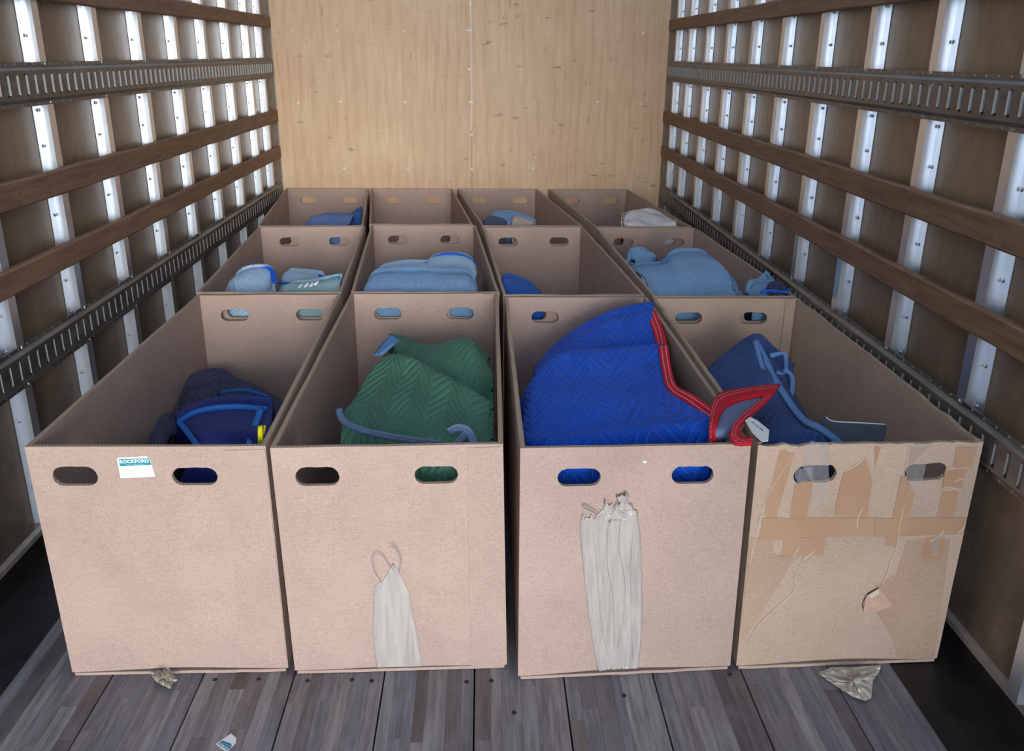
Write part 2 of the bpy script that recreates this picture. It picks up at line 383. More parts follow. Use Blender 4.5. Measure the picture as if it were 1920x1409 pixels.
# ================================================================== cardboard boxes
PF = {}
def panel(name, bl, br, tr_, tl, th, holes, mats, parent, topf=None, botf=None, bulge=0, seed=0, tear=0):
    bl, br, tr_, tl = map(Vector, (bl, br, tr_, tl))
    n = (br-bl).cross(tl-bl).normalized(); W = (br-bl).length; H = (tl-bl).length
    us = set(round(i/26, 5) for i in range(27))
    prof = {}
    for (uc, vc, wm, hm, *_a) in holes:
        r = hm/2; half = wm/2
        for du in [-half]+[-half+r*(1-cos(a)) for a in (.5, .9, 1.25, 1.57)]+[half-r*(1-cos(a)) for a in (1.57, 1.25, .9, .5)]+[half]+[0, -half*.5, half*.5]:
            us.add(round(uc+du/W, 5))
    us = sorted(us); vc = holes[0][1] if holes else .5
    PF['n'] = n
    def gap(u):
        for (uc, v, wm, hm, *ar) in holes:
            du = abs(u-uc)*W; half = wm/2; r = hm/2
            if du < half-1e-5:
                h = r if du < half-r else math.sqrt(max(0, r*r-(du-(half-r))**2))
                j = tear*noise.noise(Vector((u*60, seed, 3)))*h
                if ar: j += ar[0]*(max(0, cos(pi*(u-uc)*W/wm))**.6*.5+.25*noise.noise(Vector((u*90, seed, 8))))
                return v-h/H, v+(h+j)/H
        return vc, vc
    nb, nt = 8, 4
    outer = []; inner = []; V = []; cols = []
    def P(u, v):
        b = bl.lerp(br, u); t = tl.lerp(tr_, u)
        if topf: t = t+Vector((0, 0, topf(u)))
        if botf: b = b+Vector((0, 0, botf(u)))
        p = b.lerp(t, v)
        return p+n*(bulge*sin(pi*u)*sin(pi*min(1, v*1.0)*.9)+.0015*noise.noise(Vector((u*4, v*4, seed))))
    if name == 'front_panel': PF['P'] = P; PF['nf'] = n
    for u in us:
        lo, hi = gap(u)
        vs = [lo*i/nb for i in range(nb+1)]; idx = []
        for v in vs: idx.append(len(V)); p = P(u, v); V.append(p)
        if hi-lo < 1e-6: idx.append(idx[-1])
        else: idx.append(len(V)); V.append(P(u, hi))
        for i in range(1, nt+1): idx.append(len(V)); V.append(P(u, hi+(1-hi)*i/nt))
        cols.append(idx)
    N = len(V); V2 = V+[p-n*th for p in V]; F_ = []; MI = []; UV = []
    def add(ids, mi, uv=None):
        out = []; ou = []
        for k, i in enumerate(ids):
            if i not in out: out.append(i); ou.append(uv[k] if uv else (0, 0))
        if len(out) > 2: F_.append(tuple(out)); MI.append(mi); UV.extend(ou)
    K = nb+1+nt
    for c in range(len(cols)-1):
        A, B = cols[c], cols[c+1]; ua, ub = us[c]*W, us[c+1]*W
        for r in range(K):
            if r == nb:
                ga = A[nb] != A[nb+1]; gb = B[nb] != B[nb+1]
                if ga or gb:   # hole rim
                    add((A[nb], B[nb], B[nb]+N, A[nb]+N), 1, ((ua, 0), (ub, 0), (ub, 1), (ua, 1)))
                    add((B[nb+1], A[nb+1], A[nb+1]+N, B[nb+1]+N), 1, ((ub, 0), (ua, 0), (ua, 1), (ub, 1)))
                continue
            add((A[r], B[r], B[r+1], A[r+1]), 0); add((A[r]+N, A[r+1]+N, B[r+1]+N, B[r]+N), 0)
        add((A[K], B[K], B[K]+N, A[K]+N), 1, ((ua, 0), (ub, 0), (ub, 1), (ua, 1)))
        add((B[0], A[0], A[0]+N, B[0]+N), 1, ((ub, 0), (ua, 0), (ua, 1), (ub, 1)))
    for c, fl_ in ((cols[0], 0), (cols[-1], 1)):
        for r in range(K):
            if r == nb: continue
            z0, z1 = V[c[r]].z, V[c[r+1]].z
            q = (c[r], c[r+1], c[r+1]+N, c[r]+N); u4 = ((z0, 0), (z1, 0), (z1, 1), (z0, 1))
            add(q if not fl_ else q[::-1], 1, u4 if not fl_ else u4[::-1])
    return mk(name, V2, F_, mats, parent, MI, UV, False)

TH = .011
BOX = {}
def make_box(key, tops, bots, holes_f, holes_r, label, group, mat=CARD, ragged=0, tab=True, sag=.008):
    """tops/bots: front-left, front-right, rear-right, rear-left outer corners."""
    FLt, FRt, RRt, RLt = map(Vector, tops); FLb, FRb, RRb, RLb = map(Vector, bots)
    c = (FLb+FRb+RRb+RLb)/4; root = empty('cardboard_box', (c.x, c.y, 0)); mats = [mat, EDGE]
    sd = hash(key) % 97 if False else sum(map(ord, key))
    up = Vector((0, 0, .0095))
    rg = (lambda u: -.010*ragged*abs(noise.noise(Vector((u*9, sd, 0))))-.004*ragged*noise.noise(Vector((u*40, sd, 2)))) if ragged else (lambda u: .0022*noise.noise(Vector((u*3, sd, 0))))
    bf = lambda u: sag*sin(pi*u)**2
    front = panel('front_panel', FLb+up, FRb+up, FRt, FLt, TH, holes_f, mats, root, rg, bf, .003, sd, .10)
    panel('rear_panel', RRb+up, RLb+up, RLt, RRt, TH, [(1-h[0], *h[1:]) for h in holes_r], mats, root, (lambda u: .002*noise.noise(Vector((u*3, sd, 7)))), None, .002, sd+1, .15)
    def side(A_b, B_b, B_t, A_t):
        L = (B_b-A_b).length; k = (TH+.0006)/L
        a_b = A_b.lerp(B_b, k); b_b = B_b.lerp(A_b, k); a_t = A_t.lerp(B_t, k); b_t = B_t.lerp(A_t, k)
        panel('side_panel', a_b+up, b_b+up, b_t, a_t, TH, [], mats, root, (lambda u: rg(u) if ragged else .003*noise.noise(Vector((u*4, sd, 3)))), None, .003, sd+2)
    side(RLb, FLb, FLt, RLt); side(FRb, RRb, RRt, FRt)
    # closed bottom flaps, their raw edges showing under the front
    v = []; n = 24; ins = .004
    A = FLb.lerp(FRb, .012)+Vector((0, -.001, 0)); B = FRb.lerp(FLb, .012)+Vector((0, -.001, 0)); C2 = RRb.lerp(RLb, .012)-Vector((0, .003, 0)); D = RLb.lerp(RRb, .012)-Vector((0, .003, 0))
    fs = []
    for i in range(n+1):
        t = i/n; p = A.lerp(B, t); q = D.lerp(C2, t); wv = -.004*abs(noise.noise(Vector((t*5, sd, 1))))
        for (pt, z) in ((p+Vector((0, wv, 0)), .001), (p+Vector((0, wv, 0)), .0088), (q, .0088), (q, .001)): v.append((pt.x, pt.y, z))
    for i in range(n):
        for j in range(4): fs.append((i*4+j, i*4+(j+1) % 4, i*4+4+(j+1) % 4, i*4+4+j))
    fs += [(0, 1, 2, 3), (n*4+3, n*4+2, n*4+1, n*4)]
    o = mk('bottom_flap', v, fs, [mat], root); fixn(o)
    if tab:   # glued joint inside the rear right corner
        dv = Vector((0, -(TH+.0022), 0)); a = RRb.lerp(RLb, .03); b = RRb.lerp(RLb, .095); ta = RRt.lerp(RLt, .03); tb = RRt.lerp(RLt, .095)
        z = Vector((0, 0, -.001))
        panel('glue_flap', a+dv-Vector((0, 0, -.012)), b+dv-Vector((0, 0, -.012)), tb+dv+z, ta+dv+z, .0035, [], mats, root, None, None, 0, sd).scale = (1, 1, 1)
    adopt(root); tag(root, label, 'box', group)
    BOX[key] = dict(t=(FLt, FRt, RRt, RLt), b=(FLb, FRb, RRb, RLb), root=root, front=front, P=PF['P'], n=PF['nf'])
    return root
HB, KS = .5985, .97     # box height; the pixel survey below is in units of 1/KS m
def hs(us, arch=False):
    return [(u, (.526-.0095)/(HB-.0095), .097, .0427)+((.008,) if arch and i == 0 else ()) for i, u in enumerate(us)]
G1, G2, G3 = 'cardboard boxes in the front row', 'cardboard boxes in the middle row', 'cardboard boxes in the rear row'
V = Vector
def row(grp, key, fl_, fr, rr, rl, hf, hr, label, bl=None, br=None, **k):
    t = [V((p[0]*KS, p[1]*KS, HB)) for p in (fl_, fr, rr, rl)]
    b = [V((p[0]*KS, p[1]*KS, 0)) for p in (bl or fl_, br or fr, rr, rl)]
    return make_box(key, t, b, hs(hf, key in ('a1', 'a2')), hs(hr), label, grp, **k)
row(G1, 'a1', (-1.017, 1.813), (-.486, 1.811), (-.516, 3.136), (-1.032, 3.128), (.187, .69), (.25, .775), 'front row box at far left with a white and teal sticker, navy blankets inside', (-1.009, 1.813), (-.484, 1.818), tab=False)
row(G1, 'a2', (-.474, 1.801), (.045, 1.815), (.057, 3.148), (-.481, 3.146), (.19, .705), (.245, .74), 'front row box second from left with short grey tape strip, green blanket inside', (-.466, 1.808), (.058, 1.820), sag=.003)
row(G1, 'a3', (.083, 1.790), (.609, 1.808), (.598, 3.100), (.080, 3.098), (.255, .752), (.285, .79), 'front row box with long wrinkled grey tape strip, royal blue blanket inside', (.084, 1.775), (.617, 1.803))
row(G1, 'a4', (.624, 1.803), (1.150, 1.813), (1.152, 3.082), (.619, 3.086), (.265, .763), (.25, .70), 'battered front row box at far right patched with clear packing tape', (.632, 1.803), (1.152, 1.821), mat=CARDOLD, ragged=1)
row(G2, 'b1', (-1.044, 3.160), (-.519, 3.163), (-.593, 4.475), (-1.124, 4.452), (.29, .77), (.28, .745), 'middle row box at far left holding light blue rolled pads')
row(G2, 'b2', (-.484, 3.166), (.062, 3.164), (-.034, 4.520), (-.568, 4.512), (.25, .75), (.25, .75), 'middle row box second from left holding a big folded pale blue blanket')
row(G2, 'b3', (.076, 3.122), (.596, 3.124), (.512, 4.480), (.000, 4.462), (.21, .70), (.255, .765), 'middle row box third from left, nearly empty with a royal blue blanket corner', tab=False)
row(G2, 'b4', (.622, 3.108), (1.152, 3.102), (1.090, 4.455), (.577, 4.460), (.25, .74), (.28, .79), 'middle row box at far right holding a large grey blue blanket')
row(G3, 'c1', (-1.134, 4.478), (-.606, 4.500), (-.738, 5.808), (-1.268, 5.800), (.21, .68), (.26, .76), 'rear row box at far left with blue cloth against its right side', tab=False)
row(G3, 'c2', (-.582, 4.540), (-.050, 4.545), (-.195, 5.806), (-.719, 5.800), (.19, .69), (.27, .763), 'empty rear row box, second from left')
row(G3, 'c3', (-.002, 4.505), (.515, 4.508), (.355, 5.815), (-.164, 5.810), (.24, .76), (.284, .80), 'rear row box third from left with a bright blue edged blanket')
row(G3, 'c4', (.578, 4.482), (1.078, 4.480), (.952, 5.815), (.430, 5.810), (.20, .73), (.29, .784), 'rear row box at far right with a white plastic bag inside')

# ---- things on the fronts of the boxes
def front_xyz(key, px, py, off):
    """the point of the front panel's real (slightly bowed) surface under a sight line, lifted by off"""
    b = BOX[key]; P = b['P']; n = b['n']; FL, FR = b['b'][0], b['b'][1]; TL, TR = b['t'][0], b['t'][1]
    d = FW+RT*((px-960)/F)-UP*((py-704.5)/F); o_ = 0
    for _ in range(3):
        t = (FL+n*o_-CAM).dot(n)/d.dot(n); p = CAM+d*t
        v = min(1.03, max(0, (p.z-.0095)/(TL.z-.0095))); xl = FL.x+(TL.x-FL.x)*v; xr = FR.x+(TR.x-FR.x)*v; u = min(.997, max(.003, (p.x-xl)/(xr-xl)))
        q = P(u, v); o_ = (q-FL).dot(n)+off
    return q+n*off
def m_tape(name, col, alpha, rough=.22, wr=1.0, tint=None):
    t = NT(name); v = t.coord('Object', (1, 1, .10)); f = t.noise(v, 75, 4, .55, .8); g = t.noise(t.coord('Object'), 60, 3)
    c = t.mix(t.ramp(f, [(.35, 0), (.65, 1)]), tuple(x*.86 for x in s2l(col)), tuple(min(1, x*1.12) for x in s2l(col)))
    t.bump(t.math('ADD', f, t.math('MULTIPLY', g, .3)), .6*wr, .003); t.b.inputs['Alpha'].default_value = alpha
    return t.set(c, rough, 0, .5)
GTAPE = m_tape('grey_translucent_tape', (196, 187, 180), .86, .28, .45)
def m_taped():
    t = NT('card_under_clear_tape'); v = t.coord('Object'); f = t.noise(v, 60, 4, .6); g = t.noise(v, 7, 3)
    c = t.mix(t.ramp(g, [(.3, 0), (.7, 1)]), s2l((180, 142, 112)), s2l((190, 154, 126)))
    t.bump(f, .2, .002); return t.set(c, .28, 0, .5)
TAPED = m_taped(); TAPED2 = m_cardboard('card_under_old_tape', (190, 160, 136), .1)
GLAZE = m_tape('crinkled_clear_tape', (225, 220, 215), .13, .08, 2.5)
PALE = m_simple('pale_crease', (226, 206, 184), .3, 0)
WHITE = m_simple('white_paper', (240, 242, 245), .5); TEAL = m_simple('teal_print', (38, 150, 160), .5); GREYP = m_simple('grey_ink', (170, 178, 184), .6); BLUEINK = m_simple('blue_ink', (70, 100, 170), .6)

def poly_on_front(name, key, pts, off, mat, parent, th=.0006, label=None, cuts=3):
    bm = bmesh.new(); vs = [bm.verts.new((x, y, 0)) for x, y in pts]; bm.faces.new(vs)
    bmesh.ops.triangulate(bm, faces=bm.faces[:])
    for _ in range(cuts):
        if max(e.calc_length() for e in bm.edges) < 14: break
        bmesh.ops.subdivide_edges(bm, edges=[e for e in bm.edges if e.calc_length() > 12], cuts=1, use_grid_fill=True)
        bmesh.ops.triangulate(bm, faces=bm.faces[:])
    bmesh.ops.recalc_face_normals(bm, faces=bm.faces); bm.verts.ensure_lookup_table()
    N = len(bm.verts); co = [(v.co.x, v.co.y) for v in bm.verts]; idx = {v: i for i, v in enumerate(bm.verts)}
    F1 = [tuple(idx[v] for v in f.verts) for f in bm.faces]; be = [(idx[e.verts[0]], idx[e.verts[1]]) for e in bm.edges if len(e.link_faces) == 1]; bm.free()
    A = [front_xyz(key, x, y, off+th) for x, y in co]; Bk = [front_xyz(key, x, y, off) for x, y in co]
    fs = F1+[tuple(i+N for i in f[::-1]) for f in F1]+[(i, j, j+N, i+N) for i, j in be]
    o = mk(name, A+Bk, fs, [mat], parent); fixn(o)
    if label: o['label'] = label
    return o
def reparent(o, root): o.parent = root; o.matrix_parent_inverse = Matrix.Translation(root.location).inverted(); return o
def strip_tape(name, key, left, right, off, mat, root, nu=26, nv=46, amp=.0035, seed=0, label=None, rag=0):
    """wrinkled sheet between two px polylines on the front plane"""
    def samp(pl, t):
        k = t*(len(pl)-1); i = min(int(k), len(pl)-2); f = k-i; return (pl[i][0]*(1-f)+pl[i+1][0]*f, pl[i][1]*(1-f)+pl[i+1][1]*f)
    vs = []; fs = []; nrm = Vector((0, -1, 0))
    for j in range(nv+1):
        t = j/nv; L, R_ = samp(left, t), samp(right, t)
        for i in range(nu+1):
            s = i/nu; px = L[0]*(1-s)+R_[0]*s; py = L[1]*(1-s)+R_[1]*s-rag*(.5+noise.noise(Vector((s*7, seed, 0)))+.5*noise.noise(Vector((s*19, seed, 3))))*max(0, 1-t*4)
            w_ = abs(noise.noise(Vector((s*9+noise.noise(Vector((t*3, seed, 1)))*1.5, t*2.2, seed))))*amp
            top = max(0, 1-t*9); w_ += abs(noise.noise(Vector((s*16, t*40, seed+4))))*amp*3.0*top
            if i in (0, nu): w_ = 0
            vs.append(front_xyz(key, px, py, off+w_))
    for j in range(nv):
        for i in range(nu): a = j*(nu+1)+i; fs.append((a, a+nu+1, a+nu+2, a+1))
    o = mk(name, vs, fs, [mat], root, smooth=True); sm = o.modifiers.new('thick', 'SOLIDIFY'); sm.thickness = .0005; sm.offset = -1
    if label: o['label'] = label
    return reparent(o, root)
def tube(name, pts, r, mat, root, sm=6, flat=1.0):
    pts = [Vector(p) for p in pts]; P2 = []
    for i in range(len(pts)-1):
        p0 = pts[max(0, i-1)]; p1 = pts[i]; p2 = pts[i+1]; p3 = pts[min(len(pts)-1, i+2)]
        for k in range(sm):
            t = k/sm; P2.append(.5*((2*p1)+(p2-p0)*t+(2*p0-5*p1+4*p2-p3)*t*t+(3*p1-p0-3*p2+p3)*t**3))
    P2.append(pts[-1]); vs = []; fs = []; n = 6
    for i, p in enumerate(P2):
        d = (P2[min(i+1, len(P2)-1)]-P2[max(0, i-1)]).normalized(); a = d.cross(Vector((0, 1, 0))).normalized(); b = d.cross(a).normalized()
        rr = r*(1-.6*(abs(i/(len(P2)-1)-.5)*2)**4)
        for k in range(n): vs.append(p+a*(rr*cos(2*pi*k/n))+b*(rr*flat*sin(2*pi*k/n)))
    for i in range(len(P2)-1):
        for k in range(n): fs.append((i*n+k, i*n+(k+1) % n, i*n+n+(k+1) % n, i*n+n+k))
    fs += [tuple(range(n)), tuple((len(P2)-1)*n+k for k in range(n))]
    o = mk(name, vs, fs, [mat], None, smooth=True); fixn(o)
    if root: reparent(o, root)
    return o

B1, B2, B3, B4 = (BOX[k]['root'] for k in ('a1', 'a2', 'a3', 'a4'))
# outer glue joints on the fronts of the two left boxes
for key, xt, xb, root in (('a1', 421, 452, B1), ('a2', 876, 883, B2)):
    b = BOX[key]; pr = (508, 541) if key == 'a1' else (944, 951)
    pts = [(xt, 845 if key == 'a1' else 841), (pr[0]-5, 843 if key == 'a1' else 838), (pr[1]-3, 1250), (xb, 1250)]
    reparent(poly_on_front('glue_flap', key, pts, .0004, CARD, root, .0022), root)
# grey tape on second box
strip_tape('tape_strip', 'a2', [(736, 1058), (718, 1090), (701, 1100), (698, 1180), (706, 1262)], [(738, 1060), (755, 1085), (768, 1118), (782, 1190), (793, 1258)], .0012, GTAPE, B2, 22, 40, .003, 3, 'short grey translucent tape strip')
tube('tape_curl', [front_xyz('a2', x, y, o_) for x, y, o_ in ((717, 1097, .003), (702, 1075, .012), (697, 1055, .018), (703, 1042, .02), (716, 1044, .016), (726, 1058, .01), (740, 1072, .003))], .0011, GTAPE, B2, 6, 1.6)
tube('tape_curl', [front_xyz('a2', x, y, o_) for x, y, o_ in ((729, 1028, .02), (737, 1027, .02), (747, 1042, .016), (751, 1060, .010), (746, 1080, .003))], .0013, GTAPE, B2, 6, 2.5)
tube('tape_crease', [front_xyz('a2', x, y, .003) for x, y in ((748, 1080), (762, 1105), (772, 1128))], .0007, PALE, B2)
tube('tape_crease', [front_xyz('a2', x, y, .003) for x, y in ((760, 1130), (766, 1180), (770, 1225), (784, 1255))], .0005, PALE, B2)
# long grey tape on third box
strip_tape('tape_strip', 'a3', [(1090, 982), (1086, 990), (1092, 1060), (1103, 1160), (1122, 1278)], [(1194, 968), (1200, 1000), (1204, 1080), (1204, 1180), (1196, 1268)], .0012, GTAPE, B3, 34, 70, .005, 8, 'long wrinkled grey tape strip', rag=22)
strip_tape('tape_tuft', 'a3', [(1132, 956), (1128, 964), (1132, 978)], [(1186, 954), (1190, 964), (1186, 978)], .0014, GTAPE, B3, 24, 14, .012, 5, rag=16)
strip_tape('tape_tuft', 'a3', [(1155, 938), (1160, 946), (1150, 960)], [(1178, 931), (1176, 944), (1190, 960)], .007, GTAPE, B3, 10, 8, .010, 6, rag=8)
tube('tape_curl', [front_xyz('a3', x, y, o_) for x, y, o_ in ((1122, 963, .004), (1105, 955, .014), (1094, 951, .016), (1097, 957, .012), (1118, 965, .003))], .0012, GTAPE, B3, 6, 2)
reparent(poly_on_front('white_fleck', 'a3', [(1205, 866), (1212, 865), (1211, 870), (1206, 869)], .0012, WHITE, B3), B3)
for pts in (((1140, 985), (1138, 1060), (1150, 1130), (1152, 1230)), ((1166, 960), (1160, 1030), (1172, 1100), (1168, 1160)), ((1112, 1000), (1120, 1080), (1128, 1180), (1146, 1262)), ((1186, 1000), (1182, 1100), (1186, 1240))):
    tube('tape_crease', [front_xyz('a3', x, y, .0035) for x, y in pts], .0009, GTAPE, B3, 6, 1.5)
# clump of tape under the first box, tape rag under the fourth
def crumple(name, outline, zc, key, root, mat, seed, amp=.008):
    cx = sum(p[0] for p in outline)/len(outline); cy = sum(p[1] for p in outline)/len(outline); vs = [atz(cx, cy, zc+.012)]; rings = 5; n = len(outline); m_ = 4
    ol = []
    for i in range(n):
        for k in range(m_): f = k/m_; a, b = outline[i], outline[(i+1) % n]; ol.append((a[0]*(1-f)+b[0]*f, a[1]*(1-f)+b[1]*f))
    N = len(ol)
    for r in range(1, rings+1):
        for i, (x, y) in enumerate(ol):
            q = r/rings; px = cx+(x-cx)*q; py = cy+(y-cy)*q; z = zc+amp*abs(noise.noise(Vector((px*.09, py*.09, seed))))*1.6*(1-q*.55)
            vs.append(atz(px, py, max(.002, z)))
    fs = [(0, 1+i, 1+(i+1) % N) for i in range(N)]
    for r in range(rings-1):
        for i in range(N): a = 1+r*N+i; b = 1+r*N+(i+1) % N; fs.append((a, a+N, b+N, b))
    o = mk(name, vs, fs, [mat], None, smooth=False); sm = o.modifiers.new('thick', 'SOLIDIFY'); sm.thickness = .0008; return reparent(o, root)
CLUMP = m_tape('crumpled_tape', (214, 208, 192), .8, .18, 1.5)
for (pl, z, sd) in (([(282, 1260), (300, 1253), (318, 1254), (328, 1272), (334, 1276), (322, 1282), (320, 1292), (310, 1288), (295, 1280), (286, 1270)], .008, 2),):
    crumple('tape_clump', pl, z, 'a1', B1, CLUMP, sd, .03)
crumple('tape_rag', [(1535, 1262), (1560, 1252), (1600, 1252), (1652, 1248), (1648, 1262), (1636, 1278), (1634, 1310), (1622, 1315), (1598, 1307), (1572, 1290), (1548, 1274)], .003, 'a4', B4, CLUMP, 5, .02)

# ---- sticker, lettering
def text_on(name, body, key_fn, size_px, mat, root, bold=0.0):
    cu = bpy.data.curves.new('t', 'FONT'); cu.body = body; cu.size = 1; cu.align_x = 'LEFT'; cu.offset = bold; cu.resolution_u = 3
    to = bpy.data.objects.new('t', cu); COL.objects.link(to)
    me = bpy.data.meshes.new_from_object(to); bpy.data.objects.remove(to)
    xs = [v.co.x for v in me.vertices]; ys = [v.co.y for v in me.vertices]; x0, x1, y0, y1 = min(xs), max(xs), min(ys), max(ys)
    for v in me.vertices: v.co = key_fn((v.co.x-x0)/(x1-x0), (v.co.y-y0)/(y1-y0))
    me.materials.clear(); me.materials.append(mat); me.name = name
    o = bpy.data.objects.new(name, me); COL.objects.link(o)
    if root: reparent(o, root)
    return o
def quad_fn(key, q, off):   # q: bl, br, tr, tl in px
    def f(u, v):
        x = (q[0][0]*(1-u)+q[1][0]*u)*(1-v)+(q[3][0]*(1-u)+q[2][0]*u)*v; y = (q[0][1]*(1-u)+q[1][1]*u)*(1-v)+(q[3][1]*(1-u)+q[2][1]*u)*v
        return front_xyz(key, x, y, off)
    return f
st = poly_on_front('sticker', 'a1', [(221, 859), (219, 861), (226, 898), (291, 895), (281, 861), (275, 856)], .0008, WHITE, None, .0005, 'white sticker with teal header'); reparent(st, B1)
def sub(o): o.parent = st; o.matrix_parent_inverse = Matrix(); return o
sub(poly_on_front('teal_band', 'a1', [(222, 862), (279, 860), (284, 873), (225, 875)], .0014, TEAL, None, .0003))
sub(text_on('lettering', 'ROCKFORD', quad_fn('a1', [(225, 870), (280, 868), (278, 861.5), (223.5, 863.5)], .0020), 8, WHITE, None, .035))
sub(text_on('lettering', 'www - www www', quad_fn('a1', [(236, 873.6), (270, 872.4), (270, 871.2), (236, 872.3)], .0020), 2, WHITE, None))
sub(poly_on_front('printed_line', 'a1', [(247, 876.8), (264, 876.2), (264, 877), (247, 877.6)], .0014, GREYP, None, .0002))
for pts in (((231, 886), (233, 882), (236, 886), (239, 882), (242, 886)), ((248, 885), (251, 881), (254, 886), (258, 881), (262, 884), (266, 880))):
    sub(tube('pen_mark', [front_xyz('a1', x, y, .0014) for x, y in pts], .0003, GREYP, None))

# ---- tape patches, creases and the torn spot on the battered box
z4 = lambda pts: [(1380+x/5.87, 820+y/5.87) for x, y in pts]
z5 = lambda pts: [(1640+x/5.87, 820+y/5.87) for x, y in pts]
patches = [z4([(480, 140), (650, 150), (520, 620), (440, 880), (320, 1000), (330, 700), (400, 480)]), z4([(650, 500), (850, 480), (760, 1000), (590, 990), (600, 800)]),
    z4([(1180, 400), (1420, 230), (1500, 500), (1440, 900), (1080, 860), (1120, 640)]), z4([(300, 880), (1520, 905), (1520, 1105), (700, 1110), (250, 1150)]),
    z4([(530, 1112), (990, 1112), (960, 1310), (490, 1325)]), z5([(0, 100), (70, 100), (0, 360)]), z5([(900, 110), (1130, 100), (1060, 340), (870, 330)]),
    z5([(780, 345), (1010, 345), (960, 560), (740, 560)]), z5([(740, 600), (930, 600), (870, 880), (680, 880)]), z5([(390, 105), (590, 105), (370, 330)]),
    z5([(290, 430), (360, 430), (300, 905), (195, 905)]), z5([(0, 905), (1060, 880), (1030, 1060), (0, 1110)]), z5([(120, 1110), (250, 1110), (220, 1210), (110, 1200)]),
    z5([(560, 1120), (780, 1110), (740, 1350), (500, 1350)]), z5([(370, 460), (440, 620), (380, 905), (300, 905), (340, 600)]),
    [(1392, 1010), (1452, 1005), (1450, 1040), (1492, 1045), (1440, 1130), (1395, 1200), (1386, 1190)], [(1630, 1140), (1652, 1166), (1672, 1200), (1684, 1238), (1752, 1236), (1782, 1010), (1700, 1015), (1680, 1080), (1640, 1100)]]
for i, pl in enumerate(patches):
    reparent(poly_on_front('tape_patch', 'a4', pl, .0006+.0003*(i % 4), TAPED if i < 15 else TAPED2, None, .0003), B4)
creases = [z4([(660, 140), (540, 330), (380, 560), (300, 760), (240, 980), (200, 1180), (150, 1409)]), z4([(1430, 220), (1300, 320), (1180, 380)]), z4([(700, 1200), (660, 1270), (615, 1330)]), z4([(880, 1250), (800, 1310), (730, 1355)]),
    z4([(1395, 790), (1340, 900), (1330, 1030)]), z5([(800, 350), (900, 345), (1050, 325)]), z5([(760, 545), (850, 560), (935, 575)]), z5([(340, 720), (280, 960), (240, 1200), (160, 1400)]), z5([(600, 1165), (700, 1095), (770, 1030)]),
    z5([(1000, 945), (980, 1000), (920, 1060)]), z5([(880, 495), (930, 465), (985, 458)]), [(1505, 1050), (1490, 1085), (1488, 1110), (1450, 1145), (1420, 1175), (1400, 1210)], [(1672, 1045), (1664, 1075), (1652, 1100)]]
for i, pl in enumerate(creases):
    reparent(tube('tape_crease', [front_xyz('a4', x, y, .0022) for x, y in pl], .0009 if i in (0, 7, 11) else .0012, PALE, None), B4)
strip_tape('clear_tape', 'a4', z4([(740, 70), (740, 330), (840, 500), (830, 740)]), z4([(1020, 60), (1020, 330), (1030, 560), (1010, 760)]), .004, GLAZE, B4, 14, 30, .004, 21, 'glossy clear tape over the left hand hole')
strip_tape('clear_tape', 'a4', z4([(650, 330), (645, 420), (700, 500)]), z4([(850, 330), (850, 420), (850, 470)]), .0035, GLAZE, B4, 10, 10, .003, 22)
strip_tape('clear_tape', 'a4', z5([(380, 60), (330, 340), (400, 600)]), z5([(620, 60), (560, 340), (500, 600)]), .004, GLAZE, B4, 12, 26, .004, 23, 'glossy clear tape over the right hand hole')
TORN = m_simple('torn_inner_paper', (204, 168, 146), .85, 0, 60, .1)
tn = poly_on_front('torn_patch', 'a4', [(1618, 1148), (1624, 1120), (1648, 1104), (1652, 1112), (1672, 1136), (1664, 1142), (1630, 1156)], .0016, TORN, None, .0015); reparent(tn, B4)
tube('torn_edge', [front_xyz('a4', x, y, .003) for x, y in ((1619, 1150), (1617, 1138), (1625, 1119), (1648, 1104))], .0008, DARK, B4)
reparent(poly_on_front('torn_flap', 'a4', [(1626, 1120), (1647, 1107), (1648, 1116), (1634, 1126)], .006, PALE, None, .001), B4)
crumple2 = strip_tape('tape_tuft', 'a4', [(1744, 1010), (1744, 1046)], [(1764, 1004), (1760, 1042)], .004, GLAZE, B4, 8, 10, .012, 31)
strip_tape('tape_tuft', 'a4', z4([(820, -20+60), (820, 110)]), z4([(1020, 60), (1020, 120)]), .006, GLAZE, B4, 12, 6, .014, 33)
strip_tape('corner_tape', 'a4', [(1722, 1238), (1740, 1246)], [(1750, 1226), (1754, 1238)], .003, GLAZE, B4, 8, 6, .006, 34)

# scrap of label on the floor
sl = empty('torn_label', (*atz(427, 1393, .0)[:2], .0005))
def onfl(x, y, z): return atz(x, y, z)
def flat(name, pts, z, th, mat):
    a = [onfl(x, y, z+th) for x, y in pts]; b = [onfl(x, y, z) for x, y in pts]; n = len(pts)
    f = [tuple(range(n)), tuple(range(n, 2*n))[::-1]]+[(i, i+n, (i+1) % n+n, (i+1) % n) for i in range(n)]
    o = mk(name, a+b, f, [mat], None); fixn(o); return reparent(o, sl)
flat('paper', [(404, 1396), (433, 1376), (443, 1384), (442, 1395), (428, 1409), (421, 1409)], .0012, .0006, WHITE)
flat('teal_band', [(407, 1395.5), (414, 1391), (434, 1402), (427, 1408)], .0020, .0003, TEAL)
flat('blue_shade', [(414.5, 1391), (417, 1389.5), (433, 1395), (435, 1401)], .0020, .0003, m_simple('blue_print', (40, 110, 190), .5))
q = [(430, 1403.5), (411.5, 1392.5), (408, 1395.5), (426, 1406.5)]
def ff(u, v):
    x = (q[0][0]*(1-u)+q[1][0]*u)*(1-v)+(q[3][0]*(1-u)+q[2][0]*u)*v; y = (q[0][1]*(1-u)+q[1][1]*u)*(1-v)+(q[3][1]*(1-u)+q[2][1]*u)*v; return onfl(x, y, .0026)
text_on('lettering', 'FORD', ff, 1, WHITE, sl, .02)
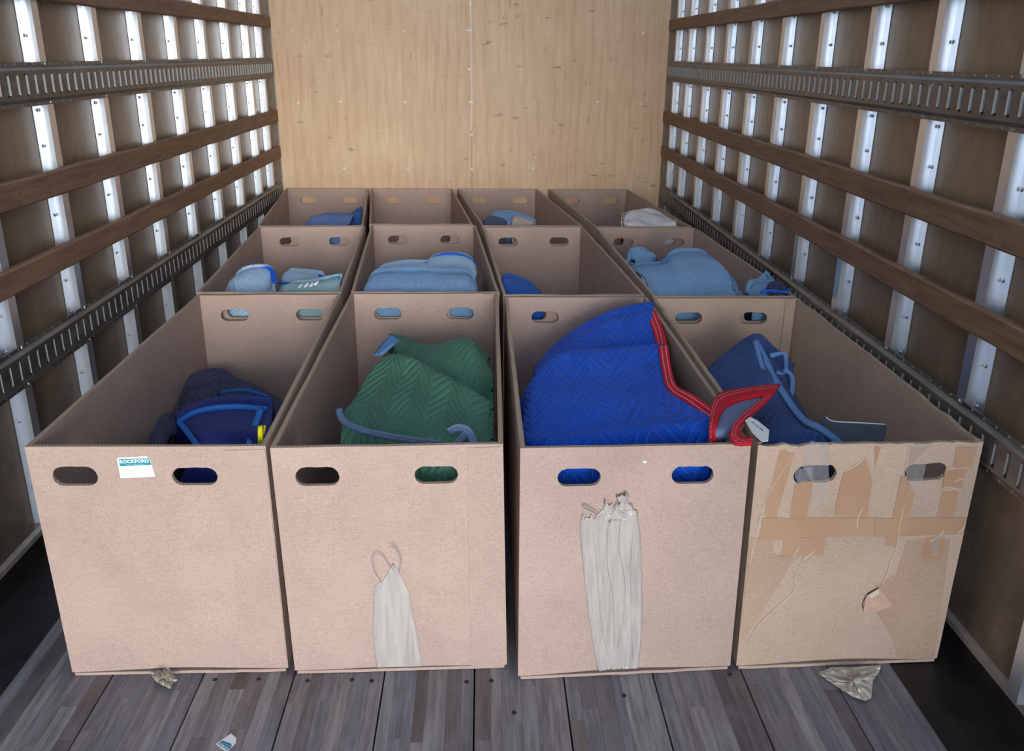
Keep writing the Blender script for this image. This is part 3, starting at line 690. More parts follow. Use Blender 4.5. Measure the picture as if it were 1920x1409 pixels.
tag(sl, 'torn scrap of white and teal label lying on the floor before the left boxes', 'paper scrap')

# ================================================================== blankets
def catm(P, n, axis):
    P = np.moveaxis(P, axis, 0); k = P.shape[0]
    E0 = np.concatenate([2*P[:1]-P[1:2], P, 2*P[-1:]-P[-2:-1]]); out = []
    for s in np.linspace(0, k-1, n):
        i = min(int(s), k-2); t = s-i; p0, p1, p2, p3 = E0[i], E0[i+1], E0[i+2], E0[i+3]
        out.append(.5*(2*p1+(p2-p0)*t+(2*p0-5*p1+4*p2-p3)*t*t+(3*p1-p0-3*p2+p3)*t**3))
    return np.moveaxis(np.array(out), 0, axis)
def clampbox(key, p, m=.006):
    b = BOX[key]; FL, FR, RR, RL = b['b']; TL = b['t']
    yf = max(FL.y, FR.y, TL[0].y, TL[1].y)+TH+m; yr = min(RR.y, RL.y)-TH-m-(.006)
    y = min(max(p.y, yf), yr); t = (y-FL.y)/(RL.y-FL.y)
    xl = max(FL.x+(RL.x-FL.x)*t, TL[0].x+(TL[3].x-TL[0].x)*t)+TH+m; xr = min(FR.x+(RR.x-FR.x)*t, TL[1].x+(TL[2].x-TL[1].x)*t)-TH-m
    return Vector((min(max(p.x, xl), xr), y, max(p.z, .020)))
def W(*p): return ('w',)+tuple(q*KS for q in p)
def Z(*p): return ('z',)+p
def ctl(p):
    if p[0] == 'w': return Vector(p[1:])
    if p[0] == 'z': return atz(*p[1:])
    return at(p[0], p[1], p[2]*KS)
def atb(x, y, Y): return at(x, y, Y*KS)
def cloth(name, rows, mat, root, key=None, nu=60, nv=60, th=.008, amp=.006, freq=9, seed=0, fold=0, offy=0, uvrot=False, uvs=1.0, lift=0):
    G = np.array([[list(ctl(p)) for p in r] for r in rows], float)
    if lift:
        for a_ in G:
            for c_ in a_: q = (CAM-Vector(c_)).normalized()*lift; c_ += np.array(q)
    nv = max(2, nv) if len(rows) > 2 else 5
    S = catm(catm(G, nv, 0), nu, 1)
    # arc lengths for the UVs
    du = np.linalg.norm(np.diff(S, axis=1), axis=2).mean(0); dv = np.linalg.norm(np.diff(S, axis=0), axis=2).mean(1)
    cu = np.concatenate([[0], np.cumsum(du)])*uvs; cv = np.concatenate([[0], np.cumsum(dv)])*uvs
    gx = np.gradient(S, axis=1); gy = np.gradient(S, axis=0); Nn = np.cross(gx, gy); Nn /= (np.linalg.norm(Nn, axis=2, keepdims=True)+1e-9)
    vs = []
    for j in range(S.shape[0]):
        for i in range(S.shape[1]):
            p = Vector(S[j, i]); n = Vector(Nn[j, i]); a = noise.noise(Vector((cu[i]*freq, cv[j]*freq, seed)))*amp
            a += abs(noise.noise(Vector((cu[i]*freq*.5+cv[j]*3, cv[j]*freq*.2, seed+9))))*fold
            p = p+n*a
            if key: p = clampbox(key, p, .007+th/2)
            vs.append(p)
    nx = S.shape[1]; fs = []; uv = []
    for j in range(S.shape[0]-1):
        for i in range(nx-1):
            a = j*nx+i; fs.append((a, a+nx, a+nx+1, a+1))
            for (jj, ii) in ((j, i), (j+1, i), (j+1, i+1), (j, i+1)): uv.append((cu[ii], cv[jj]) if not uvrot else (cv[jj], cu[ii]))
    o = mk(name, vs, fs, [mat], None, None, uv, True)
    sm = o.modifiers.new('thick', 'SOLIDIFY'); sm.thickness = th; sm.offset = 0
    return reparent(o, root)
def binding(name, a, b, mat, root, key=None, th=.012, n=40, label=None, amp=.001):
    o = cloth(name, [a, b], mat, root, key, n, 5, min(th, .006), amp, 20, 3, lift=.007)
    if label: o['label'] = label
    return o
def band(name, path, w, mat, root, key=None, th=.012, n=40, label=None):
    """ribbon of px-width w following a px path"""
    A, B = [], []
    for i, (x, y, Y) in enumerate(path):
        x0, y0, _ = path[max(0, i-1)]; x1, y1, _ = path[min(len(path)-1, i+1)]; dx, dy = x1-x0, y1-y0; l = math.hypot(dx, dy) or 1
        nx, ny = -dy/l*w/2, dx/l*w/2; A.append((x+nx, y+ny, Y)); B.append((x-nx, y-ny, Y))
    return binding(name, A, B, mat, root, key, th, n, label)

NAVY = m_cloth('navy_quilt', (54, 60, 92), (96, 104, 150), .06, .045, .12, .10)
NAVY2 = m_cloth('dark_blue_quilt', (34, 48, 118), None)
GREEN = m_cloth('green_quilt', (72, 122, 100), (128, 160, 146), .07, .042, .12, .11)
ROYAL = m_cloth('royal_blue_quilt', (12, 82, 200), (120, 170, 255), .05, .046, .11, .11)
GREYBL = m_cloth('grey_blue_backing', (108, 124, 158), None)
SLATE = m_cloth('slate_blue_quilt', (54, 82, 140), (100, 125, 175), .06, .036, .10, .09)
PALEB = m_cloth('pale_blue_quilt', (172, 200, 228), (190, 214, 238), .08, .012, .12, .03, bumpd=.003)
DENIM = m_cloth('denim_blue_quilt', (130, 168, 208), (152, 186, 220), .10, .012, .12, .03, bumpd=.003)
AQUA = m_cloth('faded_aqua_pad', (148, 180, 188), None)
RED = m_binding('red_binding', (196, 28, 48), (240, 200, 205)); LBLUE = m_binding('light_blue_binding', (96, 142, 196), (150, 185, 225)); MBLUE = m_binding('mid_blue_binding', (36, 110, 196), (90, 150, 220)); RBLUE = m_binding('royal_binding', (24, 92, 206), (70, 130, 225)); GBLUE = m_binding('grey_blue_binding', (110, 134, 170), (160, 180, 205))
BG = 'moving blankets in the boxes'
def blanket(key, label, x, y, name='moving_blanket'):
    r = empty(name, (x, y, .02)); tag(r, label, 'blanket', BG); return r

# --- a1: navy bundle and the edged navy blanket in front of it
r = blanket('a1', 'crumpled dark navy blanket heaped at the back of the far left front box', -.8, 2.6)
cloth('quilted_fabric', [[W(-1.0, 3.02, .05), W(-.92, 3.03, .05), W(-.80, 3.04, .05), W(-.68, 3.04, .05), W(-.56, 3.02, .05)],
    [(340, 742, 2.92), (368, 712, 2.95), (420, 708, 2.97), (475, 728, 2.95), (535, 755, 2.9)],
    [(338, 745, 2.8), (366, 706, 2.86), (420, 699, 2.88), (475, 722, 2.85), (535, 750, 2.8)],
    [(336, 760, 2.68), (380, 738, 2.70), (430, 735, 2.68), (482, 745, 2.66), (537, 768, 2.6)],
    [(330, 790, 2.52), (384, 775, 2.5), (432, 762, 2.48), (484, 770, 2.45), (535, 790, 2.4)],
    [(325, 830, 2.5), (384, 830, 2.46), (432, 820, 2.46), (484, 820, 2.46), (530, 825, 2.46)],
    [W(-1.0, 2.48, .05), W(-.9, 2.45, .05), W(-.8, 2.45, .05), W(-.7, 2.45, .05), W(-.56, 2.45, .05)]], NAVY, r, 'a1', 70, 70, .010, .022, 9, 1, .03)
cloth('quilted_fabric', [[(338, 762, 2.62), (360, 733, 2.62), (385, 732, 2.6), (410, 712, 2.62)], [(338, 800, 2.5), (362, 790, 2.48), (388, 785, 2.46), (410, 770, 2.48)]][::1], NAVY, r, 'a1', 30, 3, .016, .006, 12, 5)
cloth('quilted_fabric', [[(285, 838, 2.3), (292, 800, 2.42), (314, 780, 2.5), (338, 768, 2.52)], [(285, 870, 2.1), (298, 830, 2.2), (314, 815, 2.3), (330, 800, 2.42)], [(282, 930, 2.0), (292, 880, 2.05), (304, 860, 2.15), (318, 850, 2.38)], [W(-1.0, 1.9, .05), W(-.98, 1.9, .05), W(-.94, 2.0, .05), W(-.90, 2.42, .05)]], NAVY, r, 'a1', 40, 40, .012, .012, 10, 6)
band('blanket_binding', [(414, 738, 2.55), (440, 733, 2.54), (470, 735, 2.53), (505, 746, 2.5)], 6, MBLUE, r, 'a1', label='blue edge binding')
band('blanket_binding', [(428, 762, 2.38), (440, 752, 2.38), (455, 754, 2.38), (468, 765, 2.36)], 7, MBLUE, r, 'a1')
r = blanket('a1', 'dark blue blanket with bright blue edging at near end of far left front box', -.7, 2.05)
cloth('quilted_fabric', [[W(-.86, 2.32, .03), W(-.78, 2.36, .03), W(-.68, 2.36, .03), W(-.56, 2.32, .03)], [(330, 800, 2.3), (395, 776, 2.34), (450, 770, 2.34), (512, 772, 2.28)], [(334, 792, 2.22), (398, 768, 2.26), (450, 764, 2.26), (512, 770, 2.2)], [(350, 815, 2.1), (400, 800, 2.1), (450, 796, 2.1), (508, 800, 2.05)], [(368, 838, 2.0), (410, 835, 1.98), (450, 832, 1.97), (500, 835, 1.93)], [W(-.80, 1.92, .3), W(-.72, 1.92, .3), W(-.62, 1.92, .3), W(-.54, 1.92, .3)], [W(-.80, 1.92, .03), W(-.72, 1.92, .03), W(-.62, 1.92, .03), W(-.54, 1.92, .03)]], NAVY2, r, 'a1', 50, 50, .010, .008, 8, 11)
band('blanket_binding', [(333, 793, 2.19), (362, 775, 2.21), (400, 766, 2.22), (450, 763, 2.22), (500, 768, 2.17)], 9, MBLUE, r, 'a1', label='bright blue edge binding')
band('blanket_binding', [(336, 792, 2.16), (352, 812, 2.07), (372, 838, 1.97)], 10, MBLUE, r, 'a1')
band('blanket_binding', [(488, 770, 2.14), (478, 800, 2.04), (466, 836, 1.94)], 12, MBLUE, r, 'a1')
YEL = m_cloth('yellow_cloth', (206, 200, 22), None)
o = empty('yellow_strap', (-.52, 1.95, .02)); tag(o, 'small piece of bright yellow cloth poking up in the far left front box', 'strap')
cloth('cloth_strip', [[(497, 797, 1.91), (499, 806, 1.90), (497, 815, 1.89), (500, 836, 1.87), W(-.52, 1.85, .03)], [(499, 798, 1.905), (503, 808, 1.895), (489, 820, 1.885), (484, 838, 1.865), W(-.54, 1.85, .03)]], YEL, o, 'a1', 24, 3, .004, .001, 20, 2)

# --- a2: green quilt with light blue binding
r = blanket('a2', 'green quilted blanket with light blue binding heaped in the second front row box', -.2, 2.3)
cloth('quilted_fabric', [[W(-.33, 3.0, .05), W(-.22, 3.02, .05), W(-.12, 3.02, .05), W(-.04, 3.02, .05), W(.03, 3.0, .05)],
    [(728, 650, 2.8), (765, 655, 2.8), (825, 662, 2.82), (880, 658, 2.8), (916, 690, 2.7)],
    [(738, 633, 2.72), (775, 652, 2.68), (825, 657, 2.66), (882, 648, 2.66), (917, 684, 2.56)],
    [(738, 652, 2.62), (780, 672, 2.56), (830, 690, 2.52), (886, 690, 2.5), (929, 722, 2.42)],
    [(736, 676, 2.55), (795, 705, 2.46), (850, 732, 2.42), (900, 752, 2.36), (933, 768, 2.3)],
    [(740, 720, 2.4), (800, 740, 2.35), (850, 760, 2.3), (900, 780, 2.25), (933, 800, 2.2)]], GREEN, r, 'a2', 80, 60, .010, .010, 9, 21, .014)
cloth('quilted_fabric', [[(716, 680, 2.62), (750, 685, 2.58), (805, 705, 2.5), (865, 735, 2.42), (934, 775, 2.3)],
    [(722, 668, 2.52), (752, 667, 2.48), (805, 690, 2.40), (866, 722, 2.30), (934, 764, 2.18)],
    [(690, 705, 2.42), (738, 712, 2.36), (792, 735, 2.27), (856, 762, 2.18), (934, 790, 2.1)],
    [(662, 752, 2.27), (718, 765, 2.2), (780, 782, 2.13), (850, 800, 2.06), (934, 815, 2.02)],
    [(642, 798, 2.12), (700, 818, 2.05), (780, 834, 1.99), (860, 838, 1.95), (934, 842, 1.92)],
    [W(-.36, 2.0, .38), W(-.28, 1.92, .38), W(-.18, 1.88, .4), W(-.08, 1.87, .42), W(.02, 1.86, .42)],
    [W(-.36, 1.95, .03), W(-.28, 1.9, .03), W(-.18, 1.87, .03), W(-.08, 1.86, .03), W(.02, 1.86, .03)]], GREEN, r, 'a2', 90, 90, .010, .008, 8, 22, .008)
binding('blanket_binding', [(700, 668, 2.53), (718, 645, 2.60), (732, 629, 2.66)], [(716, 664, 2.50), (738, 647, 2.55), (750, 640, 2.62)], LBLUE, r, 'a2', .010, 24, 'light blue edge binding')
band('blanket_binding', [(636, 768, 2.14), (641, 785, 2.08), (660, 800, 2.02), (700, 813, 1.97), (760, 824, 1.93), (830, 834, 1.90)], 12, GBLUE, r, 'a2', label='grey blue edge binding')
band('blanket_binding', [(842, 812, 1.96), (856, 804, 1.96), (872, 806, 1.95), (884, 820, 1.93), (890, 838, 1.90)], 15, GBLUE, r, 'a2')
band('blanket_binding', [(846, 845, 1.90), (862, 826, 1.93), (880, 808, 1.955)], 13, GBLUE, r, 'a2')

# --- a3: royal blue quilt with red binding, one corner over the divider
r = blanket('a3', 'royal blue quilted blanket with red binding, a corner spilling into the battered box', .35, 2.3)
cloth('quilted_fabric', [[W(.12, 3.0, .05), W(.25, 3.0, .05), W(.40, 3.0, .05), W(.50, 3.0, .05), W(.56, 3.0, .05)],
    [(1002, 700, 2.80), (1048, 660, 2.86), (1100, 628, 2.9), (1160, 604, 2.92), (1224, 590, 2.92)],
    [(1004, 700, 2.64), (1046, 656, 2.72), (1100, 618, 2.78), (1160, 595, 2.82), (1227, 583, 2.84)],
    [(1004, 712, 2.55), (1050, 668, 2.6), (1110, 640, 2.66), (1170, 622, 2.70), (1240, 618, 2.72)],
    [(1004, 722, 2.5), (1052, 680, 2.54), (1110, 662, 2.56), (1170, 655, 2.58), (1246, 652, 2.60)],
    [(1004, 740, 2.4), (1052, 705, 2.45), (1110, 690, 2.46), (1170, 680, 2.47), (1246, 680, 2.5)]], ROYAL, r, 'a3', 80, 60, .010, .004, 8, 31, .006)
cloth('quilted_fabric', [[W(.105, 2.55, .30), (1012, 705, 2.56), (1062, 676, 2.58), (1150, 668, 2.6), (1245, 662, 2.6)],
    [W(.105, 2.45, .45), (1008, 700, 2.46), (1060, 661, 2.50), (1150, 653, 2.51), (1245, 650, 2.50)],
    [W(.105, 2.30, .50), (1000, 735, 2.32), (1060, 712, 2.34), (1150, 700, 2.35), (1250, 692, 2.36)],
    [W(.105, 2.15, .50), (990, 780, 2.16), (1060, 765, 2.16), (1160, 745, 2.18), (1264, 728, 2.22)],
    [W(.105, 2.02, .46), (984, 820, 2.03), (1070, 812, 2.02), (1180, 790, 2.03), (1332, 775, 2.00)],
    [W(.105, 1.90, .42), (986, 850, 1.93), (1070, 848, 1.92), (1190, 838, 1.92), (1338, 812, 1.92)],
    [W(.105, 1.85, .25), W(.2, 1.84, .30), W(.32, 1.84, .30), W(.45, 1.85, .32), W(.57, 1.86, .40)],
    [W(.105, 1.85, .03), W(.2, 1.84, .03), W(.32, 1.84, .03), W(.45, 1.85, .03), W(.57, 1.86, .03)]], ROYAL, r, 'a3', 100, 100, .010, .005, 7, 32, .007)
binding('blanket_binding', [(1212, 588, 2.83), (1224, 620, 2.70), (1232, 652, 2.58)], [(1232, 583, 2.83), (1245, 618, 2.70), (1252, 652, 2.58)], RED, r, 'a3', .014, 24, 'red edge binding with white stitching')
binding('blanket_binding', [(1234, 650, 2.48), (1241, 694, 2.34), (1252, 732, 2.20), (1290, 758, 2.08), (1334, 790, 1.97)], [(1253, 649, 2.48), (1259, 690, 2.34), (1270, 724, 2.20), (1302, 742, 2.09), (1340, 768, 1.99)], RED, r, 'a3', .014, 50)
cloth('spilled_corner', [[Z(1338, 770, .606), Z(1350, 745, .612), Z(1400, 733, .608), Z(1462, 724, .600)], [Z(1339, 792, .606), Z(1362, 775, .612), Z(1395, 765, .612), Z(1436, 750, .605)], [Z(1341, 815, .602), Z(1366, 803, .612), Z(1390, 793, .612), Z(1408, 783, .610)], [Z(1343, 838, .555), Z(1358, 836, .562), Z(1374, 824, .609), Z(1386, 806, .612)]], GREYBL, r, None, 40, 40, .006, .001, 8, 33)['label'] = 'grey blue underside of the spilled corner'
binding('blanket_binding', [Z(1330, 842, .566), Z(1330, 800, .606), Z(1333, 768, .612), Z(1348, 740, .617), Z(1400, 728, .612), Z(1462, 721, .606)], [Z(1344, 842, .568), Z(1344, 805, .608), Z(1350, 780, .614), Z(1364, 761, .617), Z(1404, 748, .613), Z(1450, 740, .608)], RED, r, None, .012, 60)
binding('blanket_binding', [Z(1463, 722, .606), Z(1440, 752, .609), Z(1406, 782, .615), Z(1384, 804, .617), Z(1376, 818, .615)], [Z(1440, 736, .607), Z(1424, 752, .610), Z(1396, 774, .616), Z(1374, 798, .618), Z(1366, 818, .615)], RED, r, None, .012, 40)
binding('blanket_binding', [Z(1372, 806, .618), Z(1368, 820, .616), Z(1380, 834, .612), Z(1410, 834, .610)], [Z(1392, 800, .617), Z(1386, 812, .615), Z(1394, 821, .613), Z(1412, 821, .611)], RED, r, None, .012, 30)
TAGM = m_simple('white_care_label', (236, 238, 236), .5)
c4 = [(1397, 790), (1406, 783), (1420, 790), (1442, 808), (1440, 828), (1428, 829), (1410, 812)]
a = [atz(x, y, .622-(x-1397)*.0002) for x, y in c4]; nrm = (a[2]-a[0]).cross(a[-1]-a[0]).normalized()*.0015
n_ = len(a); fs = [tuple(range(n_)), tuple(range(n_, 2*n_))[::-1]]+[(i, i+n_, (i+1) % n_+n_, (i+1) % n_) for i in range(n_)]
o = mk('care_label', a+[p-nrm for p in a], fs, [TAGM], None); fixn(o); reparent(o, r); o['label'] = 'white sewn label with blue print'
for k, (x0, y0, x1, y1) in enumerate(((1409, 791, 1416, 797), (1417, 798, 1423, 802), (1424, 803, 1431, 809))):
    p0, p1 = atz(x0, y0, .624-(x0-1397)*.0002), atz(x1, y1, .624-(x1-1397)*.0002)
    reparent(tube('printed_mark', [p0, (p0+p1)/2+Vector((0, 0, .002)), p1], .0009, BLUEINK, None, 3), r)

# --- a4: slate blue quilt, dark mat
r = blanket('a4', 'dark slate blue quilted blanket with light blue binding in the battered box', .8, 2.2)
cloth('quilted_fabric', [[W(.66, 2.9, .05), W(.72, 2.9, .05), W(.85, 2.9, .05), W(.93, 2.9, .05), W(1.0, 2.85, .05)],
    [(1325, 705, 2.7), (1365, 675, 2.74), (1414, 650, 2.75), (1445, 672, 2.7), (1482, 705, 2.62)],
    [(1326, 700, 2.58), (1366, 668, 2.62), (1414, 641, 2.64), (1446, 668, 2.58), (1484, 700, 2.52)],
    [(1335, 722, 2.42), (1388, 702, 2.42), (1428, 690, 2.42), (1458, 708, 2.38), (1490, 738, 2.34)],
    [(1345, 760, 2.25), (1398, 750, 2.22), (1448, 745, 2.20), (1484, 758, 2.17), (1516, 786, 2.14)],
    [(1355, 800, 2.10), (1415, 795, 2.06), (1465, 792, 2.05), (1510, 800, 2.03), (1556, 818, 2.02)],
    [(1360, 842, 1.96), (1425, 842, 1.94), (1475, 842, 1.93), (1525, 842, 1.93), (1582, 845, 1.92)],
    [W(.65, 1.87, .25), W(.72, 1.86, .25), W(.79, 1.86, .25), W(.86, 1.86, .25), W(.92, 1.87, .25)],
    [W(.65, 1.87, .03), W(.72, 1.86, .03), W(.79, 1.86, .03), W(.86, 1.86, .03), W(.92, 1.87, .03)]], SLATE, r, 'a4', 80, 90, .010, .010, 8, 41, .012)
band('blanket_binding', [(1416, 640, 2.62), (1434, 672, 2.50), (1450, 706, 2.36), (1468, 736, 2.22), (1488, 766, 2.12), (1510, 790, 2.03), (1540, 805, 1.97), (1580, 836, 1.90)], 12, LBLUE, r, 'a4', label='light blue edge binding')
band('blanket_binding', [(1417, 642, 2.60), (1424, 670, 2.50), (1432, 697, 2.40)], 9, LBLUE, r, 'a4')
band('blanket_binding', [(1444, 668, 2.54), (1458, 664, 2.54), (1471, 664, 2.54), (1474, 682, 2.50), (1470, 700, 2.44), (1456, 698, 2.42)], 7, LBLUE, r, 'a4')
band('blanket_binding', [(1472, 694, 2.44), (1482, 702, 2.42), (1486, 716, 2.38), (1484, 745, 2.30)], 8, LBLUE, r, 'a4')
MAT = m_simple('dark_grey_mat', (66, 74, 88), .5, 0, 30, .1)
c4 = [(1538, 784), (1548, 782), (1562, 791), (1662, 797), (1652, 842), (1562, 850)]; Ys = [2.05, 2.05, 2.03, 1.99, 1.90, 1.90]
a = [clampbox('a4', atb(x, y, Y), .008) for (x, y), Y in zip(c4, Ys)]; a += [Vector((a[-2].x, 1.80, .10)), Vector((a[-1].x, 1.80, .10))]
order = [0, 1, 2, 3, 4, 6, 7, 5]; a = [a[i] for i in order]; n_ = len(a); dn = Vector((0, -.003, -.004))
fs = [tuple(range(n_)), tuple(range(n_, 2*n_))[::-1]]+[(i, i+n_, (i+1) % n_+n_, (i+1) % n_) for i in range(n_)]
mo = mk('floor_mat', a+[p+dn for p in a], fs, [MAT], None); fixn(mo)
bm = bmesh.new(); bm.from_mesh(mo.data); bmesh.ops.triangulate(bm, faces=bm.faces[:]); bm.to_mesh(mo.data); bm.free()
tag(mo, 'stiff dark grey mat with a pale top edge inside the battered box', 'mat')
tube('pale_edge', [a[1]+Vector((0, 0, .001)), a[2]+Vector((0, 0, .001)), a[2].lerp(a[3], .5)+Vector((0, 0, .001)), a[3]+Vector((0, 0, .001))], .0016, WHITE, None).parent = mo

# --- helper for the heaps further back: crest line, then a bulged front face down to the box bottom
def heap(key, crest, yf, zf, mat, root, seed, amp=.008, nu=50, th=.012, back=.12, name='quilted_fabric', bulge=.04, fold=.008):
    C = [at(p[0], p[1], p[2]*KS)/KS for p in crest]; R_ = []
    R_.append([W(c.x, c.y+back, .04) for c in C]); R_.append([W(c.x, c.y+back*.6, c.z-.04) for c in C]); R_.append([W(*c) for c in C])
    for t in (.35, .7): R_.append([W(c.x, c.y+(yf-c.y)*t, c.z+(zf-c.z)*t+bulge*sin(pi*t)) for c in C])
    R_.append([W(c.x, yf, zf) for c in C]); R_.append([W(c.x, yf, zf*.5) for c in C]); R_.append([W(c.x, yf, .03) for c in C])
    return cloth(name, R_, mat, root, key, nu, 60, th, amp, 9, seed, fold)
# b1
r = blanket('b1', 'pale blue rolled pad with royal blue end, at left in middle row far left box', -.9, 3.4)
heap('b1', [(440, 556, 3.30), (445, 520, 3.48), (462, 509, 3.52), (490, 506, 3.52), (508, 512, 3.5), (513, 556, 3.3)], 3.20, .50, PALEB, r, 51, .010, back=.03)
band('blanket_binding', [(490, 507, 3.50), (503, 505, 3.50), (512, 513, 3.46), (515, 530, 3.38)], 10, RBLUE, r, 'b1', .02, label='royal blue edge binding')
r = blanket('b1', 'pale blue pad lying across the middle row far left box, behind the aqua pad', -.68, 3.5)
heap('b1', [(534, 530, 3.68), (540, 513, 3.74), (560, 514, 3.75), (590, 516, 3.74), (604, 522, 3.72), (608, 550, 3.66)], 3.58, .46, PALEB, r, 52, .006)
band('blanket_binding', [(522, 531, 3.55), (560, 531, 3.55), (600, 527, 3.55)], 4, RBLUE, r, 'b1', .014)
band('blanket_binding', [(597, 518, 3.70), (603, 520, 3.68), (605, 530, 3.64)], 7, RBLUE, r, 'b1', .014)
r = blanket('b1', 'faded aqua pad with white streaks at the right of the middle row far left box', -.6, 3.3)
heap('b1', [(536, 546, 3.34), (548, 536, 3.38), (580, 534, 3.38), (620, 526, 3.40), (655, 522, 3.40), (672, 530, 3.38)], 3.19, .52, AQUA, r, 53, .005, back=.06)
band('blanket_binding', [(618, 523, 3.42), (640, 520, 3.42), (664, 520, 3.42)], 5, RBLUE, r, 'b1', .014)
for i, (x, y) in enumerate(((563, 537), (574, 535), (584, 534), (593, 531))):
    reparent(tube('white_streak', [atb(x-3, y+4, 3.29), atb(x+1, y, 3.31), atb(x+4, y-3, 3.33)], .006, WHITE, None, 3), r)
# b2
r = blanket('b2', 'big folded pale blue blanket with royal blue edge in the second middle row box', -.25, 3.5)
heap('b2', [(700, 540, 3.55), (712, 510, 3.70), (745, 500, 3.75), (800, 498, 3.76), (850, 502, 3.74), (892, 530, 3.6)], 3.42, .54, PALEB, r, 61, .005)
heap('b2', [(800, 510, 3.78), (808, 492, 3.86), (830, 484, 3.90), (855, 482, 3.90), (880, 490, 3.86), (893, 520, 3.7)], 3.60, .56, PALEB, r, 62, .004)
heap('b2', [(686, 556, 3.28), (694, 530, 3.40), (712, 516, 3.45), (760, 513, 3.46), (830, 515, 3.46), (878, 518, 3.44), (894, 552, 3.3)], 3.175, .56, DENIM, r, 63, .004, bulge=.03, fold=.003)
band('blanket_binding', [(800, 497, 3.77), (814, 486, 3.80), (835, 480, 3.82), (855, 480, 3.82), (876, 486, 3.78), (890, 500, 3.70)], 11, RBLUE, r, 'b2', .02, label='royal blue edge binding')
# b3
r = blanket('b3', 'royal blue blanket corner low in the third middle row box', .13, 3.4)
heap('b3', [(940, 540, 3.40), (946, 526, 3.46), (962, 526, 3.48), (985, 534, 3.44), (1004, 546, 3.38), (1016, 560, 3.30)], 3.2, .50, m_cloth('blue_pad', (40, 92, 176), None), r, 71, .006)
# b4
r = blanket('b4', 'large grey blue blanket with rounded fold filling the left of the far right middle box', .8, 3.5)
heap('b4', [(1180, 512, 3.60), (1200, 502, 3.66), (1225, 500, 3.68), (1250, 494, 3.70), (1262, 480, 3.74), (1290, 476, 3.76), (1320, 479, 3.74), (1338, 498, 3.64), (1356, 525, 3.5), (1372, 560, 3.3)], 3.20, .545, DENIM, r, 81, .003, 70, bulge=.05, fold=.004, back=.05)
band('blanket_binding', [(1240, 497, 3.66), (1256, 483, 3.71), (1290, 478, 3.73), (1320, 481, 3.71), (1338, 499, 3.6), (1354, 524, 3.47), (1368, 552, 3.3)], 7, m_binding('denim_binding', (92, 140, 190), (140, 175, 210)), r, 'b4', .016, 50, 'denim blue edge binding')
r = blanket('b4', 'small grey blue blanket corner against the left side of the far right middle box', .66, 3.85)
heap('b4', [(1176, 498, 3.88), (1184, 480, 3.96), (1200, 473, 3.98), (1218, 478, 3.96), (1228, 492, 3.9)], 3.88, .52, DENIM, r, 82, .004)
for x, y in ((1186, 491),):
    reparent(tube('dark_tab', [atb(x-3, y-2, 3.68), atb(x+1, y-1, 3.68), atb(x+5, y, 3.68)], .006, DARK, None, 3), r)
r = blanket('b4', 'slate blue rolled blanket at the near right corner of the far right middle box', 1.05, 3.2)
heap('b4', [(1406, 560, 3.20), (1412, 540, 3.26), (1428, 534, 3.3), (1440, 524, 3.32), (1460, 521, 3.32), (1480, 530, 3.28), (1494, 545, 3.2)], 3.15, .57, DENIM, r, 83, .006, bulge=.02)
cloth('dark_lining', [[(1436, 545, 3.16), (1442, 532, 3.18), (1460, 528, 3.18), (1482, 540, 3.16)], [(1440, 556, 3.13), (1450, 552, 3.13), (1464, 550, 3.13), (1486, 556, 3.13)]], NAVY, r, 'b4', 20, 3, .008, .001)
band('blanket_binding', [(1425, 548, 3.14), (1445, 545, 3.14), (1470, 548, 3.14), (1492, 542, 3.14)], 5, RBLUE, r, 'b4', .01)
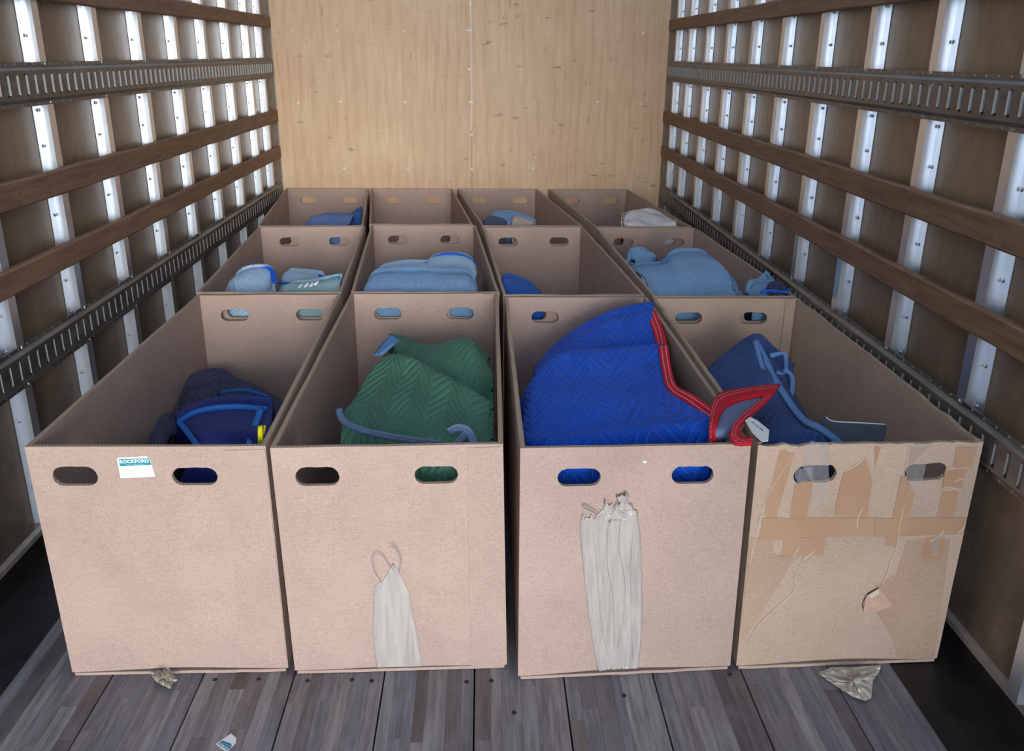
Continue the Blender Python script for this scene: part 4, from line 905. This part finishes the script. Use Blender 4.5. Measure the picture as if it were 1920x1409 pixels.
# c row
r = blanket('c1', 'blue cloth lying low in the rear row far left box', -.75, 4.8)
heap('c1', [(580, 424, 4.66), (592, 414, 4.80), (605, 409, 4.85), (640, 408, 4.88), (668, 407, 4.9)], 4.55, .56, m_cloth('worn_blue', (92, 124, 176), None), r, 91, .008)
heap('c1', [(655, 412, 4.86), (664, 403, 4.92), (676, 396, 4.95), (690, 395, 4.95)], 4.75, .52, m_cloth('deep_blue', (46, 88, 150), None), r, 92, .004)
r = blanket('c3', 'blue blanket with bright blue rim in the third rear row box', .15, 4.8)
heap('c3', [(916, 424, 4.84), (926, 407, 4.92), (945, 402, 4.96), (965, 403, 4.96), (985, 409, 4.92), (1004, 418, 4.84)], 4.78, .53, DENIM, r, 93, .004)
band('blanket_binding', [(920, 416, 4.84), (928, 406, 4.89), (948, 401, 4.92), (968, 403, 4.92), (988, 410, 4.88), (1004, 418, 4.81)], 4, RBLUE, r, 'c3', .014)
r = blanket('c3', 'dark grey cloth beside the blue rimmed blanket in the third rear row box', .08, 4.7, 'folded_cloth')
heap('c3', [(906, 424, 4.62), (914, 415, 4.68), (924, 413, 4.7), (940, 416, 4.68), (948, 426, 4.6)], 4.56, .57, m_cloth('dark_slate_cloth', (70, 80, 104), None), r, 94, .004, back=.03)
heap('c3', [(960, 424, 4.60), (966, 411, 4.66), (978, 416, 4.64), (1000, 426, 4.58)], 4.56, .57, m_cloth('beige_cloth', (170, 158, 146), None), r, 95, .003, back=.03)['label'] = 'beige fold'
# plastic bag
BAG = NT('thin_white_plastic'); BAG.bump(BAG.noise(BAG.coord('Object'), 26, 5, .6, 1.2), .9, .012); BAG.b.inputs['Transmission Weight'].default_value = .25
BAG = BAG.set(s2l((250, 248, 250)), .22, 0, .6)
r = empty('plastic_bag', (.85, 4.7, .02)); tag(r, 'crumpled white plastic bag in the rear row far right box', 'bag')
heap('c4', [(1166, 426, 4.62), (1172, 405, 4.8), (1190, 399, 4.86), (1220, 401, 4.86), (1245, 407, 4.82), (1262, 424, 4.62)], 4.54, .585, BAG, r, 96, .02, name='bag_film', fold=.02, th=.004)
reparent(tube('tan_rim', [atb(1166, 399, 4.84), atb(1170, 408, 4.76), atb(1176, 418, 4.66), atb(1180, 428, 4.6)], .009, m_simple('tan_board', (176, 150, 122), .8), None, 5), r)
